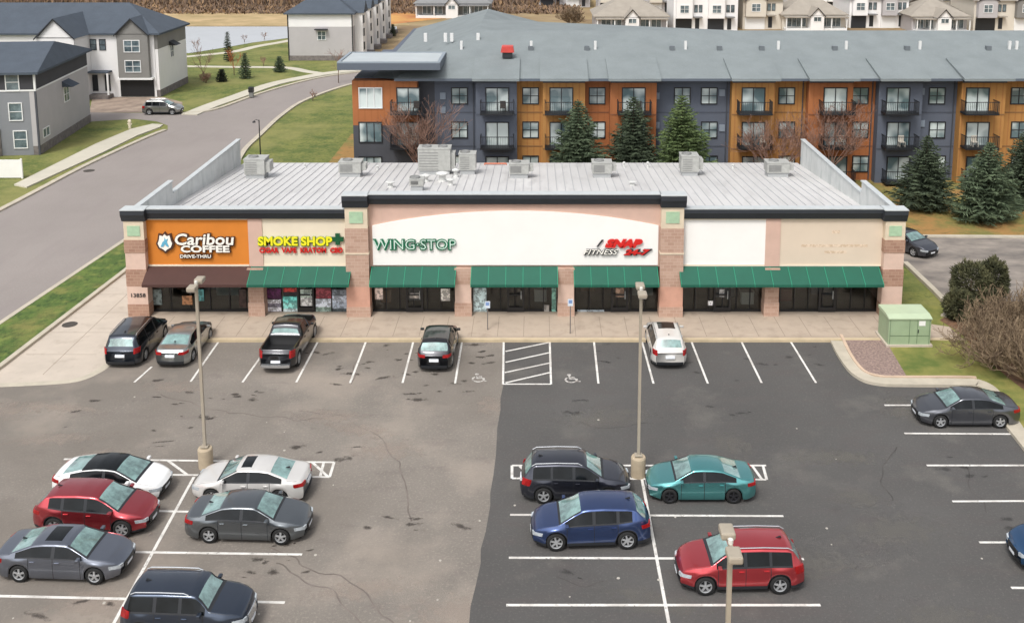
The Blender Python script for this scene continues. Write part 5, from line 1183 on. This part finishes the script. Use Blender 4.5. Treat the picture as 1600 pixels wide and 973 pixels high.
def bare(x, y, h, r, label, m, seed, z0=0.1, n0=5, depth=5, name='bare_tree', cat='tree', tr=.09, spread=.6, trunkh=.25, tw=.012):
    rnd = random.Random(seed); e = empty(name, (x, y, z0), 0, label, cat); T_ = MB(); C_ = MB()
    T_.tube([(0,0,-.1),(0,0,h*trunkh)], [tr*1.2, tr], 7); T_.build('trunk', bark, e)
    def grow(p, d, L_, rad, lev):
        pts = [p]; dd = d.copy()
        for k in range(3):
            dd = (dd+Vector((rnd.uniform(-.22,.22), rnd.uniform(-.22,.22), rnd.uniform(-.05,.2)))).normalized(); pts.append(pts[-1]+dd*L_/3)
        C_.tube(pts, [rad, rad*.85, rad*.7, max(tw, rad*.5)], 3 if lev > 1 else 5, cap=False)
        if lev >= depth: return
        for k in range(rnd.choice((3, 4, 4))):
            b0 = pts[rnd.choice((1, 2, 3, 3))]; ax = Vector((rnd.uniform(-1,1), rnd.uniform(-1,1), rnd.uniform(-.35,.8))).normalized()
            grow(b0, (dd*(1-spread*.55)+ax*spread).normalized(), L_*rnd.uniform(.58,.8), max(tw, rad*.52), lev+1)
    for k in range(n0):
        a = 2*math.pi*k/n0+rnd.uniform(-.4,.4); el = rnd.uniform(.45,1.2); grow(Vector((0,0,h*trunkh*rnd.uniform(.75,1))), Vector((math.cos(a)*math.cos(el)*r/h*2, math.sin(a)*math.cos(el)*r/h*2, math.sin(el))).normalized(), h*.33, tr*.6, 1)
    C_.build('crown', m, e); return e
bare(FX(655,3,88), 88.5, 7.4, 2.6, 'reddish bare tree in front of the apartment corner', twig, 21, n0=7, depth=5, tw=.013)
bare(FX(1208,3,88), 88.0, 6.4, 3.0, 'bare tree left of the pair behind the right half of the roof', twig, 22, n0=7, depth=5, tw=.013)
bare(FX(1300,3,88), 88.2, 7.8, 3.2, 'taller reddish bare tree behind the right parapet', twig, 23, n0=7, depth=5, tw=.013)
for i, (px, top, base, l) in enumerate(((308,57,84,'thin leafless sapling at the left end of the pond'),(318,68,128,'thin sapling with pale leaves beside the white townhouse'),(366,70,118,'rust-leaved sapling behind the slim green conifer'),(412,86,104,'tiny sapling between two conifers on the lawn'),(489,139,158,'small dark sapling at the inner bend of the street'),(529,65,130,'thin sapling in front of the apartment canopy roof'),(382,55,66,'low sapling on the pond bank'),(413,48,62,'sapling at the pond edge left of the grey end townhouse'))):
    X, Y = G(px, base); hh = FZ(top, Y); bare(X, Y, max(1.5, hh), .8, l, mat('rust_twigs', rgb(170,96,58), .9) if i in (2,) else twig, 40+i, z0=0, n0=4, depth=3, tr=.05, tw=.02, name='sapling')
X, Y = G(322,130); bare(X, Y, 1.9, 1.2, 'rounded brown shrub left of the dark cone-shaped conifer', twig, 61, z0=0, n0=8, depth=4, tr=.05, trunkh=.08, name='shrub', cat='shrub', tw=.02)
sheet('leaf_litter', [G(*p, .12) for p in ((1468,500),(1500,520),(1530,552),(1575,590),(1640,640),(1800,700),(1800,480),(1560,470),(1490,488))], .128, mat('leaf_litter_brown', rgb(92,70,56), .95, col2=rgb(130,98,72), scale=3, detail=8), px=False)
# shrub bank at the right
def shrub(px, py, h, r, label, m, seed, n0=12, depth=4, z0=.12, tw=.016, spread=.5):
    X, Y = G(px, py, z0); return bare(X, Y, h, r, label, m, seed, z0=z0, n0=n0, depth=depth, name='bare_shrub', cat='shrub', tr=.1, trunkh=.06, tw=tw, spread=spread)
shrub(1548, 575, 4.2, 3.8, 'large grey-brown leafless shrub right of the transformer box', twig2, 71, 20, 4, spread=.75)
shrub(1605, 600, 3.8, 3.4, 'leafless shrub at the right edge nearest the dark grey sedan', twig2, 72, 20, 4, spread=.6)
shrub(1600, 530, 4.2, 3.6, 'tall leafless shrub behind the large grey-brown one at the right edge', twig2, 73, 20, 4, spread=.6)
shrub(1545, 530, 3.4, 3.2, 'tangled leafless shrub beside the dark evergreen bush', twig2, 74, 14, 4, spread=.8)
shrub(1655, 560, 4.0, 3.2, 'leafless shrub mostly outside the right edge', twig2, 75, 18, 4)
def evergreen(px, py, h, r, label, seed, m):
    X, Y = G(px, py, .12); rnd = random.Random(seed); e = empty('evergreen_bush', (X, Y, .12), 0, label, 'bush')
    T_ = MB(); T_.tube([(0,0,-.1),(0,0,h*.6)], [.1,.05], 6); T_.build('trunk', bark, e); mb = MB()
    for i in range(4200):
        v = Vector((rnd.gauss(0,1), rnd.gauss(0,1), rnd.gauss(0,1))).normalized(); k = rnd.uniform(.6,1)**.5
        k *= 1+.3*mnoise.noise(v*2.2+Vector((seed,0,0)))
        p = Vector((v.x*r*k, v.y*r*k, h*.5+v.z*h*.5*k)); d = (v+Vector((rnd.uniform(-.8,.8), rnd.uniform(-.8,.8), rnd.uniform(-.4,.8)))).normalized(); leafy(mb, p, d, rnd.uniform(.14,.3), .09, rnd)
    mb.build('crown', m, e)
ever_m = mat('juniper', rgb(52,56,36), .9, col2=rgb(98,96,64), scale=1.2)
evergreen(1515, 476, 2.6, 1.15, 'dark green evergreen bush with rounded top at the edge of the leafless shrubs', 5, ever_m)
evergreen(1550, 468, 2.6, .8, 'smaller evergreen bush just behind the rounded one', 6, ever_m)
evergreen(1497, 498, 1.7, .8, 'low evergreen bush at the foot of the rounded one by the kerb', 7, ever_m)
X, Y = G(893, 42); bare(X, Y, 5, 3.4, 'round tan bush behind the apartment roof', twig2, 81, z0=0, n0=16, depth=4, name='bare_shrub', cat='shrub', trunkh=.06, tw=.05)
# far brown wood above the pond: one mass nobody could count
rnd = random.Random(99); mb = MB()
for i in range(15000):
    px = rnd.uniform(-120, 900); py = rnd.uniform(-14, 22) if rnd.random() < .8 else rnd.uniform(-45, 6)
    x, y = G(px, py); hgt = rnd.uniform(1.0, 3.4)*(1.0 if py < 12 else .45); n_ = 3
    for k in range(n_):
        a = rnd.uniform(0, 6.28); dx, dy = math.cos(a), math.sin(a); wd = rnd.uniform(.08,.3); ox, oy = rnd.uniform(-1.2,1.2), rnd.uniform(-1.2,1.2)
        b0 = Vector((x+ox, y+oy, -.1)); tp = b0+Vector((rnd.uniform(-1,1), rnd.uniform(-1,1), hgt*rnd.uniform(.6,1)))
        mb.face([b0-Vector((dx*.1,dy*.1,0)), b0+Vector((dx*.1,dy*.1,0)), tp+Vector((dx*wd,dy*wd,-hgt*.3)), tp, tp-Vector((dx*wd,dy*wd,hgt*.3))], rnd.choice((0,0,1,2)))
tag(mb.build('brush_woodland', [mat('wood_brown', rgb(130,108,90), .95, var=.15, scale=.1), mat('wood_dark', rgb(104,88,74), .95, var=.1, scale=.1), mat('wood_rust', rgb(150,122,92), .95, var=.1, scale=.1)]), 'brown leafless brush and woodland beyond the pond', 'woodland', kind='stuff')
